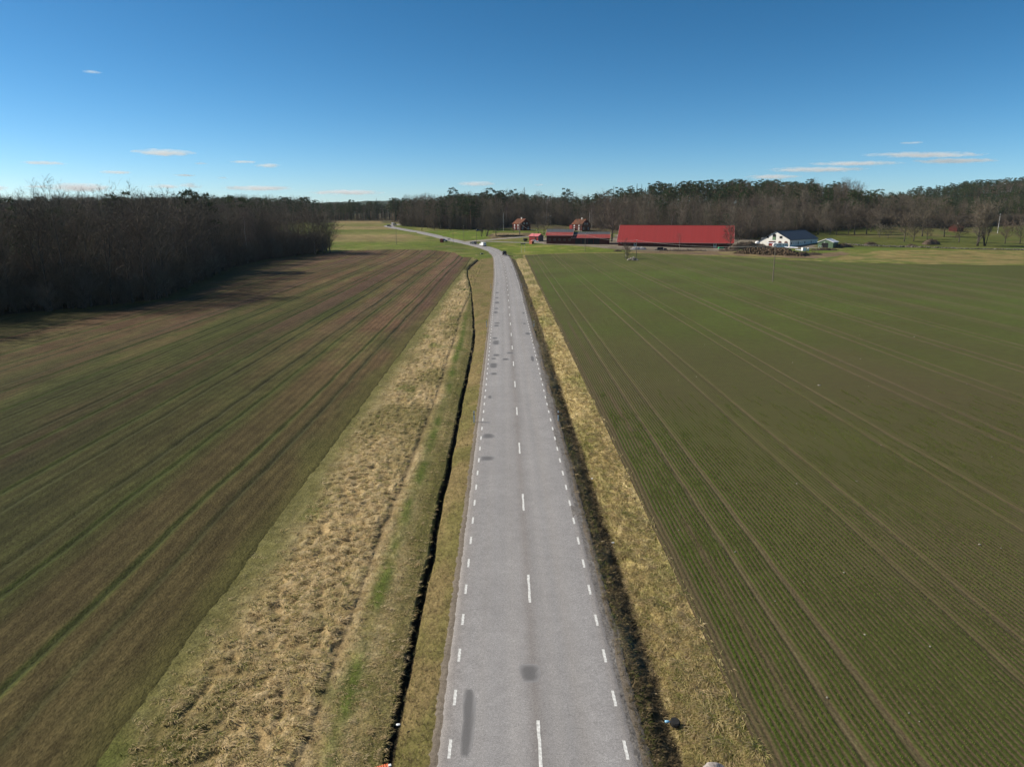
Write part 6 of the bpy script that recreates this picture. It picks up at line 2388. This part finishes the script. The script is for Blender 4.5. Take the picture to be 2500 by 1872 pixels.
protos = [with_mat(blades(i, 15, .16, .40, .028, (.55, -.35)), 0) for i in range(2)] + [with_mat(blades(i + 5, 13, .20, .33, .026, (.7, .15), .7), 1) for i in range(2)] + [with_mat(blades(i + 9, 13, .14, .26, .024, (.3, -.1)), 2) for i in range(2)] + [with_mat(blades(30, 13, .16, .33, .026, (.5, -.2)), 3)]
tag(scatter('dry_grass', protos, [M['straw'], M['ochre'], M['green_b'], M['brown_b']], np.column_stack([x, y, z - .02]), g.normal(0, .75, n), scl, sel), 'dry straw tussock grass between the stubble field and the road')
# right verge
x, y = sheet_points(20000, (5.3, 10.2), 22, 200, 1.75)
s = x.copy()
x = x + (road_cx(y) - 1.28) * (1 - sstep(s, 7.5, 10))
z, hum, rid = right_verge(s, x, y)
patch = fbm(x * 0.3, y * 0.08, 75)
dark = s < 7.0
ok = (s > 5.42 + .12 * g.standard_normal(len(s))) & (np.where(dark, .8, np.where(rid + .5 * hum > .85, 1, .7)) > g.random(len(s))) & (np.abs(s - 6.98) > .08) & (s < 9.8 + .12 * g.standard_normal(len(s)))
x, y, z, s, patch, dark = x[ok], y[ok], z[ok], s[ok], patch[ok], dark[ok]
n = len(x)
gr = (patch + .18 * g.standard_normal(n) > .66)
sel = np.where(dark, np.where(gr & (s < 6.2), 4 + g.integers(0, 2, n), np.where(g.random(n) < .8, 6, 0)), np.where(gr, 4 + g.integers(0, 2, n), np.where(g.random(n) < .45, 2 + g.integers(0, 2, n), g.integers(0, 2, n))))
scl = np.where(dark, g.uniform(.4, .85, n), g.uniform(.6, 1.15, n)) * (1 + (y - 22) / 260)
protos = [with_mat(blades(i + 40, 15, .16, .38, .028, (-.35, -.6)), 0) for i in range(2)] + [with_mat(blades(i + 45, 15, .18, .36, .027, (-.5, -.4), .6), 1) for i in range(2)] + [with_mat(blades(i + 49, 13, .14, .27, .024, (.1, -.3)), 2) for i in range(2)] + [with_mat(blades(60, 14, .2, .34, .028, (.5, .2), .7), 3)]
tag(scatter('dry_grass', protos, [M['straw'], M['ochre'], M['green_b'], M['brown_b']], np.column_stack([x, y, z - .02]), g.normal(0, .8, n), scl, sel), 'long straw grass on the slopes of the right roadside ditch')
# left field: short stubble and green tufts
x, y = sheet_points(60000, (-72, EDGE_L + .1), 20, 130, 1.7)
ok = x > -.80 * y - 3
x, y = x[ok], y[ok]
xw = x + 0.9 * (fbm(x * 0.01, y * 0.012, 41, 2) - 0.5) + 0.25 * (vnoise(x * 0.1, y * 0.2, 42) - 0.5)
C, z = left_cover(x, y, xw)
green = np.clip((C[:, 1] / C[:, 0] - .72) * 2.0, 0, 1)
n = len(x)
gr = green > g.random(n)
sel = np.where(gr, g.integers(0, 2, n), 2 + g.integers(0, 2, n))
keep = g.random(n) < np.where(gr, .9, .55)
x, y, z, sel = x[keep], y[keep], z[keep], sel[keep]
n = len(x)
protos = [with_mat(blades(i + 70, 9, .10, .10, .020, (.2, .1), .9), 0) for i in range(2)] + [with_mat(blades(i + 75, 8, .12, .085, .020, (.25, .1), 1.0), 1) for i in range(2)]
M['weed_b'] = ramp_rand('weed_blades', [(0.05, 0.07, 0.014), (0.075, 0.09, 0.02), (0.09, 0.085, 0.026)], var=.15, trans=.25)
M['stub_b'] = ramp_rand('stubble_blades', [(0.09, 0.066, 0.04), (0.13, 0.098, 0.055), (0.07, 0.053, 0.033)], var=.15, trans=.2)
tag(scatter('stubble', protos, [M['weed_b'], M['stub_b']], np.column_stack([x, y, z + .01]), g.uniform(0, 6.28, n), g.uniform(.7, 1.4, n) * (1 + (y - 20) / 120), sel), 'short stubble and young weeds over the left field')
# right field: seedling rows
x0, seg, rows_ = 10.6, 1.2, []
protos = []
for v_ in range(4):
    rng = random.Random(400 + v_)
    V, F3 = [], []
    yy = -.6
    while yy < .6:
        yy += rng.uniform(.05, .11)
        bx = rng.gauss(0, .018)
        for k in range(3):
            a = rng.uniform(0, 6.283)
            hgt = rng.uniform(.05, .10)
            i = len(V)
            ca, sa = math.cos(a), math.sin(a)
            V += [(bx - sa * .009, yy + ca * .009, -.01), (bx + sa * .009, yy - ca * .009, -.01), (bx + ca * .045, yy + sa * .045, hgt)]
            F3.append((i, i + 1, i + 2))
    protos.append((np.array(V, np.float32), [(np.array(F3, np.int32), 0)]))
P = []
wv_ = lambda a: a
xx = 10.75
TRA = np.array(TRACK_R)
while xx < 62:
    if np.min(np.abs(TRA - xx)) > .22:
        ylo = max(22, (xx - 3) / .72)
        yyv = np.arange(ylo, 84, seg) + g.uniform(0, 1)
        wob = 0.0
        P.append(np.column_stack([np.full(len(yyv), xx) + wob + g.normal(0, .012, len(yyv)), yyv]))
    xx += .29
P = np.concatenate(P)
mid_ = fbm(P[:, 0] * 0.12, P[:, 1] * 0.05, 53)
P = P[g.random(len(P)) < (.72 + .5 * (mid_ - .5)) * (1 - sstep(P[:, 1], 34, 84))]
n = len(P)
tag(scatter('crop_seedlings', protos, [M['crop_b']], np.column_stack([P, np.full(n, .045)]), g.normal(0, .01, n), 1.0 + (P[:, 1] - 20) / 90, g.integers(0, 4, n)), 'young green crop seedlings in straight rows')

# ------------------------------------------------------------------ clouds far beyond the hills
cm = bpy.data.materials.new('cloud_vapour')
cm.use_nodes = True
cn, cl_ = cm.node_tree.nodes, cm.node_tree.links
cn.clear()
pv = cn.new('ShaderNodeVolumeScatter')
pv.inputs['Color'].default_value = (.76, .90, 1, 1)
pv.inputs['Anisotropy'].default_value = .1
ctc = cn.new('ShaderNodeTexCoord')
cln = cn.new('ShaderNodeVectorMath')
cln.operation = 'LENGTH'
cl_.new(ctc.outputs['Object'], cln.inputs[0])
cg = cn.new('ShaderNodeNewGeometry')
cmp_ = cn.new('ShaderNodeMapping')
cmp_.inputs['Scale'].default_value = (.012, .012, .04)
cl_.new(cg.outputs['Position'], cmp_.inputs['Vector'])
ctx = cn.new('ShaderNodeTexNoise')
ctx.inputs['Scale'].default_value = 1.0
ctx.inputs['Detail'].default_value = 4
ctx.inputs['Roughness'].default_value = .6
cl_.new(cmp_.outputs['Vector'], ctx.inputs['Vector'])
c1 = cn.new('ShaderNodeMath')          # noise - radius falloff
c1.operation = 'SUBTRACT'
cl_.new(ctx.outputs['Fac'], c1.inputs[0])
c2 = cn.new('ShaderNodeMath')
c2.operation = 'MULTIPLY'
c2.inputs[1].default_value = .34
cl_.new(cln.outputs['Value'], c2.inputs[0])
cl_.new(c2.outputs[0], c1.inputs[1])
c3 = cn.new('ShaderNodeMapRange')
c3.inputs['From Min'].default_value = .20
c3.inputs['From Max'].default_value = .46
c3.inputs['To Min'].default_value = 0
c3.inputs['To Max'].default_value = .013
cl_.new(c1.outputs[0], c3.inputs['Value'])
cl_.new(c3.outputs['Result'], pv.inputs['Density'])
oo_ = cn.new('ShaderNodeOutputMaterial')
cl_.new(pv.outputs[0], oo_.inputs['Volume'])
cm.cycles.volume_step_rate = .25
cloud_mesh = bpy.data.meshes.new('cloud')
import bmesh
bm_ = bmesh.new()
bmesh.ops.create_icosphere(bm_, subdivisions=3, radius=1.0)
bm_.to_mesh(cloud_mesh)
bm_.free()
cloud_mesh.materials.append(cm)


def cloud(label, px, py, w, h, seed, dist=6500, group=None):
    """px, py, w, h in survey pixels (2212 wide)"""
    k = dist / 1534
    o = link('cloud', cloud_mesh)
    a = w * k / 2 * 1.08
    o.scale = (a, min(a, 260), h * k / 2 * 1.0)
    o.location = ((px - 1090) * k, dist, 20 + (460 - py) * k * 1.02)
    return tag(o, label, 'cloud', group)


CL = [(392, 342, 118, 13, 'bright flat white cloud, largest over the left wood'), (143, 362, 84, 7, 'thin white cloud streak high on the far left'), (291, 380, 60, 8, 'small white cloud below the large left one'),
      (427, 386, 54, 4, 'faint thin streak right of the small left cloud'), (466, 363, 30, 5, 'faint small puff between the left clouds'), (552, 360, 56, 5, 'thin faint streak above the left horizon'), (602, 367, 54, 9, 'small white cloud touching the thin streak, left of centre'),
      (505, 391, 22, 5, 'tiny white puff above the left wood conifers'), (268, 192, 36, 4, 'lone tiny wisp high in the left sky'), (28, 411, 60, 14, 'white cloud low behind the tree tops on the far left'), (122, 408, 48, 7, 'pale streak just above the left tree tops'),
      (212, 410, 118, 20, 'broad white cloud rising behind the bare left tree tops'), (388, 408, 66, 10, 'low white cloud left of the tall conifer tops'), (442, 406, 44, 12, 'round low cloud among the conifer tops'), (578, 411, 142, 11, 'long low cloud band left of the far field'),
      (762, 419, 150, 12, 'long pale cloud band above the far field'), (1030, 402, 78, 11, 'soft faint cloud above the road end'), (1163, 404, 26, 5, 'tiny faint cloud over the first red house'),
      (1650, 388, 110, 9, 'white tip of the right cloud bank'), (1740, 374, 210, 10, 'long ragged cloud over the white barn ridge'), (1822, 362, 190, 8, 'grey ragged cloud joining the long one on the right'), (1960, 345, 250, 10, 'highest long grey-white cloud on the right'), (2025, 357, 170, 9, 'cloud just under the highest one on the right'),
      (2165, 401, 90, 7, 'thin streak above the far right hill'), (1930, 322, 44, 4, 'faint grey wisp above the highest right cloud')]
for i, (px, py, w, h, lb) in enumerate(CL):
    cloud(lb, px, py, w, h, i + 1)

# ------------------------------------------------------------------ thin spring haze
hm = bpy.data.materials.new('thin_haze')
hm.use_nodes = True
hn, hl_ = hm.node_tree.nodes, hm.node_tree.links
hn.clear()
pvh = hn.new('ShaderNodeVolumePrincipled')
pvh.inputs['Color'].default_value = (0.86, 0.93, 1.0, 1)
pvh.inputs['Density'].default_value = 0.00004
pvh.inputs['Anisotropy'].default_value = 0.2
ho = hn.new('ShaderNodeOutputMaterial')
hl_.new(pvh.outputs[0], ho.inputs['Volume'])
hz = MB().box((0, 2400, 40), (7600, 5900, 96)).mesh('haze', hm)
tag(link('haze', hz), kind='stuff')
